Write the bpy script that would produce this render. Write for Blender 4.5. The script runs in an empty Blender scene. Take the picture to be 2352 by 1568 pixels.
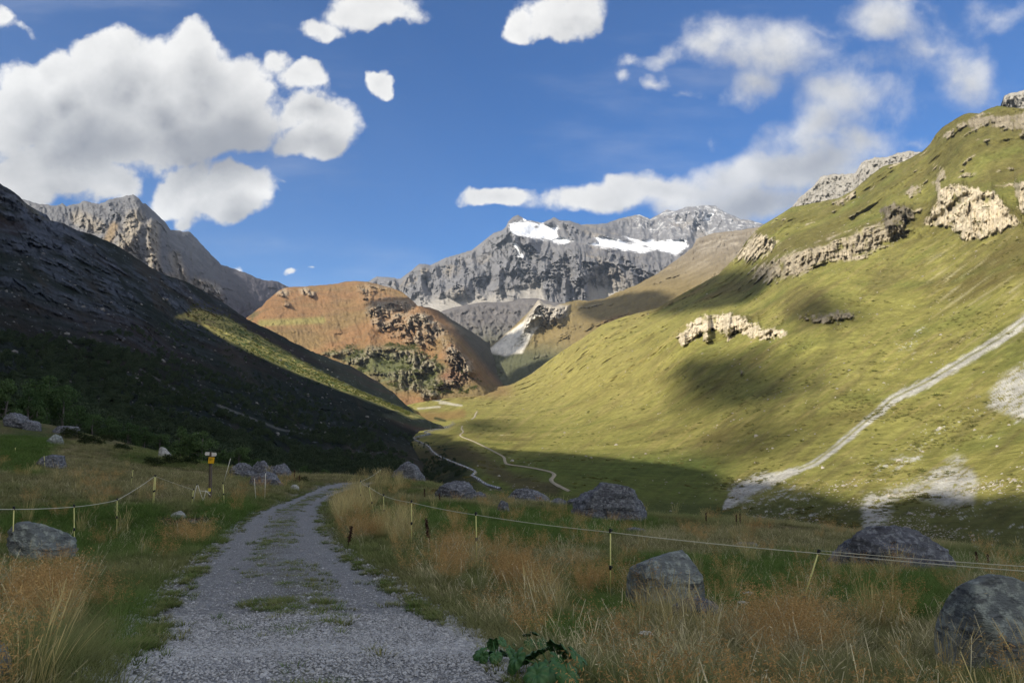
import bpy, math, random, time
import numpy as np
T0 = time.time()
random.seed(7); rng = np.random.default_rng(11)
scene = bpy.context.scene
# ---------------------------------------------------------------- camera
F = 1698.0; PITCH = math.radians(7.25); EYE = 1.6
cs_, sn_ = math.cos(PITCH), math.sin(PITCH)
def ray(px, py):
    u = (np.asarray(px, float) - 1176) / F; v = (784 - np.asarray(py, float)) / F
    y = cs_ - v * sn_; z = sn_ + v * cs_
    return u / y, z / y
def at(px, py, D):
    """the world point seen in direction (px, py) at the ground distance D"""
    a, b = ray(px, py); D = np.asarray(D, float)
    return np.stack([a * D, D + 0 * a, EYE + b * D], -1)
cam = bpy.data.cameras.new('camera'); cam_o = bpy.data.objects.new('camera', cam)
scene.collection.objects.link(cam_o); scene.camera = cam_o
cam.sensor_width = 36; cam.lens = F / 2352 * 36; cam.clip_end = 60000; cam.clip_start = 0.1
cam_o.location = (0, 0, EYE); cam_o.rotation_euler = (math.pi / 2 + PITCH, 0, 0)
# ---------------------------------------------------------------- noise
_p = rng.permutation(256); PERM = np.concatenate([_p, _p, _p])
_a = rng.normal(size=(256, 3)); GRAD = (_a / np.linalg.norm(_a, axis=1, keepdims=True)).astype(np.float64)
def perlin(x, y, z):
    xi = np.floor(x).astype(np.int64); yi = np.floor(y).astype(np.int64); zi = np.floor(z).astype(np.int64)
    xf, yf, zf = x - xi, y - yi, z - zi
    xi &= 255; yi &= 255; zi &= 255
    f = lambda t: t * t * t * (t * (t * 6 - 15) + 10)
    u, v, w = f(xf), f(yf), f(zf)
    def g(i, j, k):
        h = PERM[PERM[PERM[xi + i] + yi + j] + zi + k]
        gr = GRAD[h]
        return gr[..., 0] * (xf - i) + gr[..., 1] * (yf - j) + gr[..., 2] * (zf - k)
    l = lambda a, b, t: a + (b - a) * t
    return 1.6 * l(l(l(g(0,0,0), g(1,0,0), u), l(g(0,1,0), g(1,1,0), u), v),
                   l(l(g(0,0,1), g(1,0,1), u), l(g(0,1,1), g(1,1,1), u), v), w)
def fbm(P, s, octv=4, gain=0.5, ridged=False, st=(1,1,1), seed=0.0):
    x = P[..., 0] / s / st[0] + seed * 7.3; y = P[..., 1] / s / st[1] + seed * 3.1; z = P[..., 2] / s / st[2] + seed * 5.7
    a = 1.0; t = 0.0; n = 0.0
    for _ in range(octv):
        q = perlin(x, y, z)
        if ridged: q = 1 - 2 * np.abs(q)
        t = t + a * q; n += a; a *= gain
        x = x * 2.03 + 11.1; y = y * 2.03 + 5.3; z = z * 2.03 + 8.9
    return t / n
def gfbm(L, sx, sy, octv=5, gain=.6, ridged=True, ang=0, seed=0, warp=.35):
    """relief that runs down the fall line: noise in the layer's own grid, ang = lean of the gullies in degrees"""
    a_ = math.radians(ang); X = L.PX * math.cos(a_) - L.PY * math.sin(a_); Y = L.PX * math.sin(a_) + L.PY * math.cos(a_)
    X = X + warp * sx * fbm(np.stack([L.PX / sx / 1.5, L.PY / sx / 1.5, 0 * X + seed], -1), 1, 3, .5)
    return fbm(np.stack([X / sx, Y / sy, 0 * X + seed * 1.7], -1), 1.0, octv, gain, ridged, seed=seed)
def facet(L, sx, sy, ang=0, seed=0, tilt=1.0):
    """broken rock: every cell of the grid is a flat block with its own offset and tilt"""
    a_ = math.radians(ang); X = (L.PX * math.cos(a_) - L.PY * math.sin(a_)); Y = (L.PX * math.sin(a_) + L.PY * math.cos(a_))
    wq = np.stack([X / sx * .6, Y / sy * .6, 0 * X + seed + .5], -1); X = X / sx + .35 * fbm(wq, 1, 3); Y = Y / sy + .35 * fbm(wq, 1, 3, seed=3)
    xi, yi = np.floor(X).astype(int), np.floor(Y).astype(int); best = np.full(X.shape, 9e9); h = np.zeros(X.shape); g = np.random.default_rng(seed + 50).random((64, 64, 5))
    for i in (-1, 0, 1):
        for j in (-1, 0, 1):
            r = g[(xi + i) % 64, (yi + j) % 64]; cx, cy_ = xi + i + r[..., 0], yi + j + r[..., 1]; d = (X - cx) ** 2 + (Y - cy_) ** 2; m = d < best
            best = np.where(m, d, best); h = np.where(m, (r[..., 2] - .5) * 1.0 + tilt * ((r[..., 3] - .5) * (X - cx) + (r[..., 4] - .35) * (Y - cy_)), h)
    return h
def sstep(a, b, x):
    t = np.clip((x - a) / (b - a), 0, 1); return t * t * (3 - 2 * t)
def mixc(c, d, m):
    return c + (np.asarray(d, float) - c) * m[..., None]
# ---------------------------------------------------------------- thin plate splines and picture-space helpers
class TPS:
    def __init__(s, X, f, lam=0.0):
        s.X = np.asarray(X, float); n = len(s.X)
        d = np.linalg.norm(s.X[:, None] - s.X[None], axis=-1)
        K = s.k(d) + lam * np.eye(n); Pm = np.c_[np.ones(n), s.X]
        A = np.zeros((n + 3, n + 3)); A[:n, :n] = K; A[:n, n:] = Pm; A[n:, :n] = Pm.T
        s.w = np.linalg.solve(A, np.r_[np.asarray(f, float), 0, 0, 0])
    @staticmethod
    def k(d): return np.where(d > 1e-9, d * d * np.log(np.maximum(d, 1e-9)), 0)
    def __call__(s, U, V):
        r = s.w[-3] + s.w[-2] * U + s.w[-1] * V
        for (a, b), w in zip(s.X, s.w[:-3]): r = r + w * s.k(np.hypot(U - a, V - b))
        return r
def depth_fn(ctrl, lam=0.002):
    c = np.array(ctrl, float)
    t = TPS(np.c_[c[:, 0] / 500, c[:, 1] / 500], np.log(c[:, 2]), lam)
    return lambda px, py: np.exp(t(px / 500, py / 500))
def seg(px, py, poly):
    """distance to a polyline, signed side (left of travel > 0) and parameter"""
    best = np.full(px.shape, 1e9); side = np.zeros(px.shape); par = np.zeros(px.shape); n = len(poly) - 1
    for i in range(n):
        (x0, y0), (x1, y1) = poly[i][:2], poly[i + 1][:2]
        dx, dy = x1 - x0, y1 - y0; L = dx * dx + dy * dy
        t = np.clip(((px - x0) * dx + (py - y0) * dy) / L, 0, 1)
        qx, qy = px - x0 - t * dx, py - y0 - t * dy
        d = np.hypot(qx, qy); m = d < best
        best = np.where(m, d, best); side = np.where(m, np.sign(dx * qy - dy * qx), side); par = np.where(m, (i + t) / n, par)
    return best, side, par
def poly_sd(px, py, poly):
    """signed distance in px to a closed polygon, > 0 inside"""
    p = list(poly) + [poly[0]]; d, _, _ = seg(px, py, p)
    ins = np.zeros(px.shape, bool)
    for i in range(len(p) - 1):
        (x0, y0), (x1, y1) = p[i], p[i + 1]
        if y0 == y1: continue
        c = ((y0 > py) != (y1 > py)) & (px < (x1 - x0) * (py - y0) / (y1 - y0) + x0)
        ins ^= c
    return np.where(ins, d, -d)
def interp(pts):
    a = np.array(pts, float); return lambda x: np.interp(x, a[:, 0], a[:, 1])
# ---------------------------------------------------------------- mesh and material helpers
def mesh_np(name, V, Fq, smooth=True):
    me = bpy.data.meshes.new(name); V = np.ascontiguousarray(V, np.float32).reshape(-1, 3); Fq = np.ascontiguousarray(Fq, np.int32)
    k = Fq.shape[1]
    me.vertices.add(len(V)); me.vertices.foreach_set('co', V.ravel())
    me.loops.add(Fq.size); me.loops.foreach_set('vertex_index', Fq.ravel())
    me.polygons.add(len(Fq)); me.polygons.foreach_set('loop_start', np.arange(len(Fq), dtype=np.int32) * k)
    me.polygons.foreach_set('use_smooth', np.full(len(Fq), smooth))
    me.update(calc_edges=True); return me
def grid_faces(nv, nu):
    i = np.arange(nv - 1)[:, None] * nu + np.arange(nu - 1)[None]
    return np.stack([i, i + 1, i + nu + 1, i + nu], -1).reshape(-1, 4)
def link(name, me, mats=(), parent=None):
    o = bpy.data.objects.new(name, me); scene.collection.objects.link(o)
    if parent: o.parent = parent
    for m in (mats if isinstance(mats, (list, tuple)) else [mats]): me.materials.append(m)
    return o
def colattr(me, col, name='Col'):
    a = me.color_attributes.new(name, 'FLOAT_COLOR', 'POINT')
    c = np.ones((len(me.vertices), 4), np.float32); c[:, :3] = np.clip(col.reshape(-1, 3), 0.002, 0.95); a.data.foreach_set('color', c.ravel())
def fattr(me, name, v):
    a = me.attributes.new(name, 'FLOAT', 'POINT'); a.data.foreach_set('value', np.ascontiguousarray(v, np.float32).ravel())
def tag(o, label=None, cat=None, group=None, kind=None):
    if label: o['label'] = label
    if cat: o['category'] = cat
    if group: o['group'] = group
    if kind: o['kind'] = kind
    return o
class NT:
    def __init__(s, tree): s.t = tree; s.n = tree.nodes; s.l = tree.links
    def new(s, t, ins=None, **kw):
        n = s.n.new(t)
        for k, v in kw.items(): setattr(n, k, v)
        for k, v in (ins or {}).items():
            if isinstance(v, bpy.types.NodeSocket): s.l.new(v, n.inputs[k])
            else: n.inputs[k].default_value = v
        return n
    def m(s, op, a, b=0.0, c=0.0, clamp=False):
        n = s.new('ShaderNodeMath', operation=op, use_clamp=clamp)
        for i, v in enumerate((a, b, c)):
            if isinstance(v, bpy.types.NodeSocket): s.l.new(v, n.inputs[i])
            else: n.inputs[i].default_value = v
        return n.outputs[0]
    def mix(s, f, a, b, mode='MIX'):
        n = s.new('ShaderNodeMix', data_type='RGBA', blend_type=mode)
        for i, v in ((0, f), (6, a), (7, b)):
            if isinstance(v, bpy.types.NodeSocket): s.l.new(v, n.inputs[i])
            else: n.inputs[i].default_value = v if i == 0 else (tuple(v) + (1,))[:4]
        return n.outputs[2]
    def ss(s, v, a, b):
        n = s.new('ShaderNodeMapRange', {0: v, 1: a, 2: b}, interpolation_type='SMOOTHSTEP'); return n.outputs[0]
def new_mat(name, rough=0.9, spec=0.2):
    m = bpy.data.materials.new(name); m.use_nodes = True; t = NT(m.node_tree)
    b = m.node_tree.nodes['Principled BSDF']; b.inputs['Roughness'].default_value = rough; b.inputs['Specular IOR Level'].default_value = spec
    return m, t, b
def terrain_mat(name, s1, s2, bump, amp=0.35, rock=0.4, spec=0.03):
    """albedo from the surface's own colour attribute, broken up by procedural noise; bump in metres"""
    m, t, b = new_mat(name, .95, spec)
    col = t.new('ShaderNodeAttribute', attribute_name='Col').outputs['Color']
    geo = t.new('ShaderNodeNewGeometry').outputs['Position']
    n1 = t.new('ShaderNodeTexNoise', {'Vector': geo, 'Scale': 1 / s1, 'Detail': 6.0, 'Roughness': 0.62}).outputs[0]
    n2 = t.new('ShaderNodeTexNoise', {'Vector': geo, 'Scale': 1 / s2, 'Detail': 5.0, 'Roughness': 0.7}).outputs[0]
    f = t.m('ADD', t.m('MULTIPLY', t.m('SUBTRACT', n1, 0.5), amp * 2.2), t.m('MULTIPLY', t.m('SUBTRACT', n2, 0.5), amp * 2.0))
    f = t.m('ADD', f, 1.0)
    sc = t.new('ShaderNodeVectorMath', {0: col, 'Scale': f}, operation='SCALE').outputs[0]
    t.l.new(sc, b.inputs['Base Color'])
    bp = t.new('ShaderNodeBump', {'Strength': 1.0, 'Distance': bump, 'Height': t.m('ADD', n1, t.m('MULTIPLY', n2, rock))})
    t.l.new(bp.outputs[0], b.inputs['Normal'])
    return m
# ---------------------------------------------------------------- terrain layers
class Layer:
    def __init__(s, name, px0, px1, top, bot, ctrl, step=2.0, rows=300, jag=(0, 1), ridges=(), lam=0.002, back=0.5):
        s.name = name; nu = int((px1 - px0) / step) + 1; s.nu, s.nv = nu, rows; s.back = back
        s.px0, s.px1 = px0, px1
        u = np.linspace(px0, px1, nu); tp = interp(top)(u); bt = interp(bot)(u)
        if jag[0]:
            q = np.stack([u, 0 * u + sum(map(ord, name)), 0 * u], -1)
            tp = tp + jag[0] * (fbm(q, jag[1], 5, 0.62) + 0.5 * np.abs(fbm(q, jag[1] * .6, 4, 0.6, seed=3)))
        s.tp, s.bt = tp, bt
        t = np.linspace(0, 1, rows)[:, None]
        s.PX = np.repeat(u[None], rows, 0); s.PY = tp[None] + (bt - tp)[None] * t
        s.dfn = depth_fn(ctrl, lam)
        D = s.dfn(s.PX, s.PY)
        wq = np.stack([s.PX / 30, s.PY / 30, 0 * s.PX], -1); wx = 15 * fbm(wq, 1, 4, .6); wy = 15 * fbm(wq, 1, 4, .6, seed=5)
        for poly, amp, wl, wr in ridges:      # amp: fraction of the distance by which the rib stands out; widths in px left / right
            kk = min(1.0, (wl + wr) / 60); d, side, par = seg(s.PX + wx * kk, s.PY + wy * kk, poly)
            down = poly[-1][1] > poly[0][1]
            left = side > 0 if down else side < 0
            w = np.where(left, wr, wl) * 1.0
            taper = np.interp(par, [0, .12, .8, 1], [.15, 1, .7, 0])
            D = D * (1 - amp * taper * np.maximum(0, 1 - d / w) ** 1.05)
        s.D = D; s.P = at(s.PX, s.PY, D)
    def normals(s):
        du = np.gradient(s.P, axis=1); dv = np.gradient(s.P, axis=0)
        n = np.cross(dv, du); n /= np.linalg.norm(n, axis=-1, keepdims=True) + 1e-9
        flip = (n * (s.P - np.array([0, 0, EYE]))).sum(-1) > 0
        n[flip] *= -1; return n
    def displace(s, h, mode='n'):
        # move along the line of sight so that every mark keeps its place; near-grazing ground moves more
        n = s.normals(); e = s.P - np.array([0, 0, EYE]); r = np.linalg.norm(e, axis=-1)
        cs = np.maximum(np.abs((n * e).sum(-1) / r), .38)
        s.P = s.P - e * (np.clip(h / cs / r, -.12, .12))[..., None]
    def sample(s, px, py):
        """point of the finished surface above grid place (px, py)"""
        i = (np.asarray(px, float) - s.px0) / (s.px1 - s.px0) * (s.nu - 1); i = np.clip(i, 0, s.nu - 1.001)
        tp = np.interp(i, np.arange(s.nu), s.tp); bt = np.interp(i, np.arange(s.nu), s.bt)
        j = np.clip((np.asarray(py, float) - tp) / (bt - tp) * (s.nv - 1), 0, s.nv - 1.001)
        i0 = i.astype(int); j0 = j.astype(int); fi = (i - i0)[..., None]; fj = (j - j0)[..., None]; P = s.P
        return (P[j0, i0] * (1 - fi) + P[j0, i0 + 1] * fi) * (1 - fj) + (P[j0 + 1, i0] * (1 - fi) + P[j0 + 1, i0 + 1] * fi) * fj
    def build(s, col, mat, kind='structure'):
        P = s.P; top = P[0]; nb = 10; rows = []
        away = np.stack([top[:, 0] * 0.3, np.maximum(top[:, 1], 50), 0 * top[:, 0]], -1); away /= np.linalg.norm(away, axis=-1, keepdims=True)
        hgt = np.maximum(top[:, 2] + 40, 10)
        for k in range(nb, 0, -1):
            t = k / nb
            rows.append(top + away * (t * hgt * 1.7)[:, None] * s.back * 2 - np.array([0, 0, 1.0]) * (t ** 1.2 * hgt)[:, None])
        back = np.stack(rows); V = np.concatenate([back, P], 0)
        C = np.concatenate([np.repeat(col[:1], nb, 0), col], 0)
        me = mesh_np(s.name, V, grid_faces(s.nv + nb, s.nu)); colattr(me, C)
        o = link(s.name, me, mat); tag(o, kind=kind); s.obj = o; return o
SUN_AZ = math.atan2(-0.70, -0.714); SUN_EL = math.radians(30)
S = np.array([math.sin(SUN_AZ) * math.cos(SUN_EL), math.cos(SUN_AZ) * math.cos(SUN_EL), math.sin(SUN_EL)])
C3 = lambda *a: np.array(a, float)
def base(L, c): return np.ones(L.P.shape) * np.array(c, float)
# ======== F: the far snowy massif
FT = [(800,655),(846,646),(867,634),(899,637),(920,640),(945,621),(963,605),(990,608),(1023,592),(1084,574),(1133,535),(1155,527),(1162,521),(1167,509),(1180,497),(1190,493),(1200,499),(1212,506),(1247,511),(1265,503),(1273,498),(1284,506),(1311,507),(1333,516),(1365,515),(1393,512),(1436,498),(1468,492),(1493,503),(1510,494),(1532,481),(1550,484),(1578,475),(1605,473),(1628,470),(1645,474),(1664,487),(1703,503),(1721,505),(1756,514),(1800,530),(1860,560)]
fc = [(846,646,6600),(963,605,6500),(1084,574,6600),(1190,493,7000),(1300,507,7300),(1365,515,7800),(1436,498,8600),(1578,475,8800),(1664,487,8700),(1756,514,8200),(1860,560,8000),
 (1250,540,6600),(1180,530,6300),(1290,560,6200),(1400,560,6300),(1480,582,6200),(1560,570,6500),(1500,550,7900),(1420,530,8100),(1590,550,7900),(1330,540,6750),
 (900,680,6000),(1000,700,5300),(1100,690,5300),(1200,620,5800),(1180,700,5000),(1300,640,5500),(1300,700,5000),(1400,620,5600),(1400,690,5200),(1500,640,5500),(1600,640,5600),(1700,600,6000),(1800,650,5800),
 (1000,780,4700),(1200,800,4500),(1400,780,4600),(1700,800,4600)]
FR = [([(1170,515),(1180,560),(1188,600),(1180,640)],.06,70,16),([(1210,545),(1240,590),(1245,640)],.035,40,22),([(1390,560),(1450,600),(1500,640)],.03,50,24),([(1060,585),(1085,620),(1100,655)],.03,40,20),([(1310,560),(1322,590),(1335,625),(1350,648)],.085,80,26),([(1300,570),(1260,610),(1225,655)],.025,50,20),
 ([(1440,575),(1420,600),(1405,640)],.02,30,10),([(1100,570),(1120,610),(1130,650)],.02,40,18),([(1020,595),(1040,630),(1050,665)],.02,35,14),([(960,610),(980,640),(1000,670)],.02,30,12),
 ([(1530,485),(1525,520),(1515,555)],.03,30,18),([(1600,475),(1590,520),(1575,560)],.03,30,20),([(1470,495),(1465,520),(1455,545)],.025,25,14),([(1280,505),(1340,530),(1400,548)],.025,30,12)]
Lf = Layer('mountain', 800, 1860, FT, [(800,790),(1860,790)], fc, 1.8, 190, (3.0, 22), FR)
P0 = Lf.P.copy(); PX, PY = Lf.PX, Lf.PY
glac = [poly_sd(PX, PY, g) for g in (
 [(1168,514),(1190,508),(1212,507),(1247,512),(1283,520),(1278,532),(1284,545),(1262,552),(1225,548),(1200,543),(1178,538),(1170,528)],
 [(1262,548),(1290,545),(1318,552),(1298,561),(1270,558)],
 [(1362,541),(1390,543),(1420,552),(1470,560),(1515,572),(1480,581),(1425,573),(1378,568),(1345,560),(1372,557)],
 [(1425,541),(1445,545),(1480,551),(1520,553),(1571,549),(1582,566),(1553,586),(1520,577),(1470,563)],
 [(1613,508),(1621,492),(1638,493),(1632,508)], [(1177,560),(1184,555),(1192,570),(1200,590),(1190,588)])]
snow = np.max(np.stack(glac), 0)
apron = sstep(0, 40, PY - interp([(800,660),(900,668),(945,672),(1000,664),(1100,660),(1180,655),(1240,625),(1260,690),(1340,700),(1360,640),(1400,630),(1450,650),(1500,620),(1560,610),(1860,620)])(PX) + 22 * fbm(P0, 260, 4))
rockm = (1 - 0.93 * apron) * (1 - sstep(-2, 4, snow))
h = rockm * (150 * gfbm(Lf, 44, 120, 7, .52, ang=10) + 55 * facet(Lf, 30, 52, 10, 1) + 18 * facet(Lf, 12, 22, 10, 31) + 8 * facet(Lf, 6, 9, 10, 2) + 12 * gfbm(Lf, 9, 22, 4, .6, seed=2) + 60 * gfbm(Lf, 60, 60, 3, ridged=False, seed=4)) + 6 * fbm(P0, 150, 3)
edge = sstep(0, 10, PY - Lf.tp[None]); h = h * edge
Lf.displace(h)
N = Lf.normals(); n1 = fbm(Lf.P, 130, 5, .6); n2 = fbm(Lf.P, 500, 3)
c = base(Lf, (.122,.123,.132)); c = c * (1 + .45 * n1)[..., None]; c = mixc(c, (.20,.175,.14), sstep(.1, .5, n2) * .6)
c = mixc(c, C3(.235,.225,.21) , apron * .95)
c = mixc(c, (.30,.26,.20), sstep(0, 12, 14 - np.hypot(PX - 975, (PY - 622) * 1.2)) * .7)
nsn = fbm(Lf.P, 90, 4, .6, seed=5)
dust = sstep(.05, .35, nsn) * sstep(1420, 1480, PX) * sstep(560, 520, PY) * .6
c = mixc(c, (.75,.78,.82), dust)
c = mixc(c, (.17,.17,.18), sstep(1420,1470,PX)*sstep(560,545,PY)*.3)
c = mixc(c, (.70,.73,.78), sstep(-2.5, 3.5, snow - 1 + 10 * nsn))
c = mixc(c, (.2,.19,.18), sstep(0,4, 5 - np.hypot((PX-1232)/1.6, PY-521)))
c = mixc(c, (.86,.88,.92), sstep(0, 3, 6 - np.hypot((PX-1205)/.9, (PY-503))))
Lf.build(c, terrain_mat('far_rock', 90, 22, 14, .28))
# ======== F2: dark hummocks in front of the massif
F2T = [(980,760),(1000,725),(1016,713),(1045,705),(1073,699),(1115,693),(1158,694),(1176,691),(1200,685),(1230,684),(1260,692),(1330,700)]
L = Layer('hill', 980, 1330, F2T, [(980,900),(1330,900)], [(1016,713,4100),(1158,694,4300),(1230,684,4200),(1330,700,3900),(1100,760,3600),(1200,780,3400),(1250,850,2900),(1000,780,3500),(1000,900,2900),(1330,900,2700)], 2.2, 90, (2, 30))
rk = gfbm(L, 26, 34, 6, .6); L.displace(60 * rk * sstep(0, 12, L.PY - L.tp))
c = base(L, (.105,.10,.10)) * (1 + .4 * fbm(L.P, 90, 5, .6))[..., None]; c = mixc(c, (.075,.08,.045), sstep(740, 830, L.PY + 20 * rk) * .8)
L.build(c, terrain_mat('hummock_rock', 60, 14, 8))
# ======== F3: far right shoulder with the pale pyramid
F3T = [(1080,830),(1115,800),(1150,775),(1185,745),(1215,715),(1228,700),(1235,689),(1240,688),(1250,697),(1275,703),(1300,694),(1330,688),(1350,691),(1386,686),(1425,668),(1460,655),(1510,628),(1560,592),(1590,568),(1600,548),(1640,535),(1700,528),(1760,518),(1830,520),(1900,560)]
L = Layer('hillside', 1080, 1900, F3T, [(1080,900),(1250,900),(1500,800),(1900,720)], [(1240,688,3100),(1300,694,3150),(1386,686,3200),(1460,655,3200),(1560,592,3500),(1600,548,3700),(1700,528,3700),(1760,518,3600),(1900,560,3400),
 (1120,805,2950),(1200,810,2750),(1250,780,2800),(1300,830,2450),(1300,740,2900),(1400,730,2700),(1500,690,2650),(1600,620,2900),(1700,600,2700),(1500,760,2350),(1400,780,2400),(1700,700,2200),(1200,890,2300),(1900,700,2200)], 2.0, 170, (3, 18),
 [([(1240,688),(1215,740),(1190,790)],.03,40,14),([(1270,700),(1275,730),(1285,760)],.02,16,8)])
PX, PY = L.PX, L.PY
scree = poly_sd(PX, PY, [(1236,712),(1250,735),(1212,790),(1200,812),(1160,818),(1115,808),(1150,775),(1200,740)])
pyr = poly_sd(PX, PY, [(1236,684),(1262,696),(1310,700),(1300,728),(1265,745),(1235,745),(1200,760),(1205,730)])
rocks = np.maximum(sstep(-5, 12, pyr), .5 * sstep(.15, .5, fbm(L.P, 160, 5, .6, seed=4)))
rocks = np.maximum(rocks, sstep(640, 560, PY) * .6)
h = (.25 + rocks) * (50 * gfbm(L, 20, 50, 6, .6, ang=-10) + 20 * gfbm(L, 8, 10, 4, ridged=False)) + 14 * fbm(L.P, 200, 4)
L.displace(h * sstep(0, 8, PY - L.tp))
n1 = fbm(L.P, 110, 5, .6); n2 = fbm(L.P, 330, 4, seed=1)
c = base(L, (.145,.115,.055)); c = mixc(c, (.19,.115,.055), sstep(0, .4, n2) * sstep(700, 745, PY) * sstep(1300, 1350, PX))
c = mixc(c, (.16,.14,.115), sstep(690, 560, PY) * .8); c = mixc(c, (.07,.075,.045), sstep(770, 830, PY + 30 * n2))
c = mixc(c, (.30,.28,.24), rocks * sstep(-.1, .5, n1) * .7)
c = mixc(c, (.33,.31,.28), sstep(-4, 8, pyr) * .8); c = mixc(c, (.50,.48,.43), sstep(-3, 5, scree + 7 * n1))
L.build(c * (1 + .3 * n1)[..., None], terrain_mat('shoulder_turf', 60, 14, 7)); L3 = L
# ======== L2: grey peak on the left
L2T = [(-60,440),(20,445),(48,456),(89,468),(124,472),(136,470),(142,466),(153,473),(175,468),(194,461),(210,466),(228,468),(245,460),(275,453),(306,446),(318,456),(329,468),(333,466),(345,478),(366,497),(380,512),(391,527),(437,533),(462,559),(485,585),(508,607),(551,621),(604,643),(633,644),(665,660),(720,690)]
L = Layer('mountain', -60, 720, L2T, [(-60,640),(150,660),(450,800),(720,860)], [(48,456,3600),(194,462,3500),(306,446,3600),(391,527,3700),(508,607,4100),(665,660,4700),(720,690,4800),(-60,440,3600),
 (100,520,3000),(-60,640,2600),(230,540,2850),(300,540,2800),(330,620,2500),(400,620,2700),(450,680,2650),(550,680,3300),(560,740,3000),(650,720,3700),(450,800,2300),(720,860,3300),(150,660,2400)], 2.0, 190, (3.5, 16),
 [([(306,447),(322,480),(318,520),(300,560),(300,600)],.05,80,45),([(345,500),(352,540),(350,590),(362,640)],.05,26,34),([(194,462),(215,500),(240,530)],.035,60,22),([(245,460),(262,485),(285,500)],.03,30,14),
  ([(391,527),(440,600),(500,660)],.02,60,60),([(455,650),(490,655),(508,690)],.04,40,14),([(270,520),(255,560),(245,590)],.03,30,14),([(410,570),(425,600),(430,640)],.03,14,12)])
PX, PY = L.PX, L.PY
ax = sstep(640, 560, PX + .3 * PY - 200)
rib = np.maximum(sstep(34, 8, seg(PX, PY, [(310,505),(290,560),(300,610)])[0]), sstep(22, 6, seg(PX, PY, [(352,520),(352,590),(362,645)])[0]))
rib = np.maximum(rib, sstep(26, 8, seg(PX, PY, [(450,655),(490,665),(500,690)])[0]))
rib = np.maximum(rib, sstep(26, 8, seg(PX, PY, [(180,500),(225,520)])[0]) * .7); rib = np.maximum(rib, sstep(20, 8, seg(PX, PY, [(400,590),(420,640),(370,640)])[0]) * .7)
h = (18 + 26 * rib) * facet(L, 22, 46, 12, 3) + (5 + 8 * rib) * facet(L, 8, 14, 12, 4) + (34 + 30 * rib) * gfbm(L, 22, 50, 6, .6, ang=12) + (12 + 26 * rib) * gfbm(L, 8, 12, 5, .6, ridged=False) + 22 * fbm(L.P, 420, 5)
L.displace(h * sstep(0, 8, PY - L.tp)); n1 = fbm(L.P, 90, 5, .6)
c = base(L, (.105,.108,.118)); c = mixc(c, (.20,.18,.15), rib); c = mixc(c, (.17,.12,.06), sstep(18, 4, seg(PX, PY, [(262,520),(245,560)])[0]) * .7)
c = mixc(c, (.075,.072,.085), sstep(430, 600, PX)); c = mixc(c, (.40,.38,.33), sstep(16, 6, seg(PX, PY, [(470,655),(498,668)])[0]) * sstep(-.2,.3,n1) * .8)  # shade of the right-facing side is put into the colour
c = mixc(c, (.075,.065,.045), sstep(20, 60, PY - interp([(-60,560),(300,640),(450,690),(600,720),(720,740)])(PX)) * .7)
L.build(c * (1 + .35 * n1)[..., None], terrain_mat('grey_peak_rock', 60, 14, 9)); L2 = L
# ======== M: brown hill closing the valley
MT = [(520,760),(545,742),(568,729),(585,715),(602,703),(612,690),(640,668),(655,661),(668,658),(700,658),(735,655),(778,651),(795,646),(813,645),(842,647),(870,653),(895,660),(924,670),(945,688),(959,702),(985,706),(1009,713),(1037,734),(1060,747),(1091,766),(1126,791),(1162,820),(1200,845),(1222,857),(1280,900)]
MC = [(545,742,2600),(668,658,3000),(813,645,3050),(924,670,2900),(985,706,2750),(1037,734,2950),(1126,791,3100),(1222,857,3050),(1180,880,2750),(1140,860,2550),(1091,766,2980),(1060,790,2260),(1088,838,2120),(1035,755,2420),(1280,900,2450),
 (620,720,2550),(700,740,2450),(800,740,2450),(640,790,2250),(760,800,2200),(740,850,2050),(860,760,2330),(950,780,2250),(1000,800,2150),(900,850,2000),(1000,860,1950),(1060,880,1930),(1120,880,1950),(950,900,1850),(1060,930,1750),(860,930,1800),(1150,930,1800),(1280,960,1800),(560,800,2150),(600,900,1900),(700,940,1800)]
MR = [([(930,680),(985,715),(1020,750),(1050,790),(1085,835),(1120,865)],.085,90,60),([(820,650),(870,700),(920,745),(990,790)],.022,60,30),([(842,745),(850,800),(862,850)],.03,30,14),
 ([(960,760),(1000,800),(1005,850)],.02,40,16),([(1010,770),(1040,810),(1050,840)],.02,30,14),([(600,760),(640,765),(700,780)],.01,30,20)]
L = Layer('hill', 520, 1280, MT, [(520,900),(700,945),(1280,945)], MC, 1.8, 190, (2.2, 20), MR); LM = L
PX, PY = L.PX, L.PY
n0 = fbm(L.P, 220, 5, .55); n1 = fbm(L.P, 60, 5, .62, seed=3)
spur = poly_sd(PX, PY, [(815,648),(900,660),(960,700),(1010,740),(1060,800),(1092,850),(1075,872),(1040,840),(1000,808),(930,790),(880,770),(850,735),(830,700)])
low = poly_sd(PX, PY, [(740,810),(850,790),(960,800),(1060,860),(1100,900),(1000,905),(940,900),(870,880),(800,850)])
rocks = np.maximum(sstep(-10, 18, spur + 26 * n0 - 4) * sstep(-.45, .25, n0 + .5 * n1), .75 * sstep(-5, 15, low) * sstep(-.1, .3, fbm(L.P, 120, 4, seed=6)))
for q in ((700,668,14),(715,675,10),(650,672,16),(985,905,20),(660,700,8)): rocks = np.maximum(rocks, sstep(1.3, .5, np.hypot(PX - q[0], (PY - q[1]) * 1.6) / q[2]) * .8)
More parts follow.
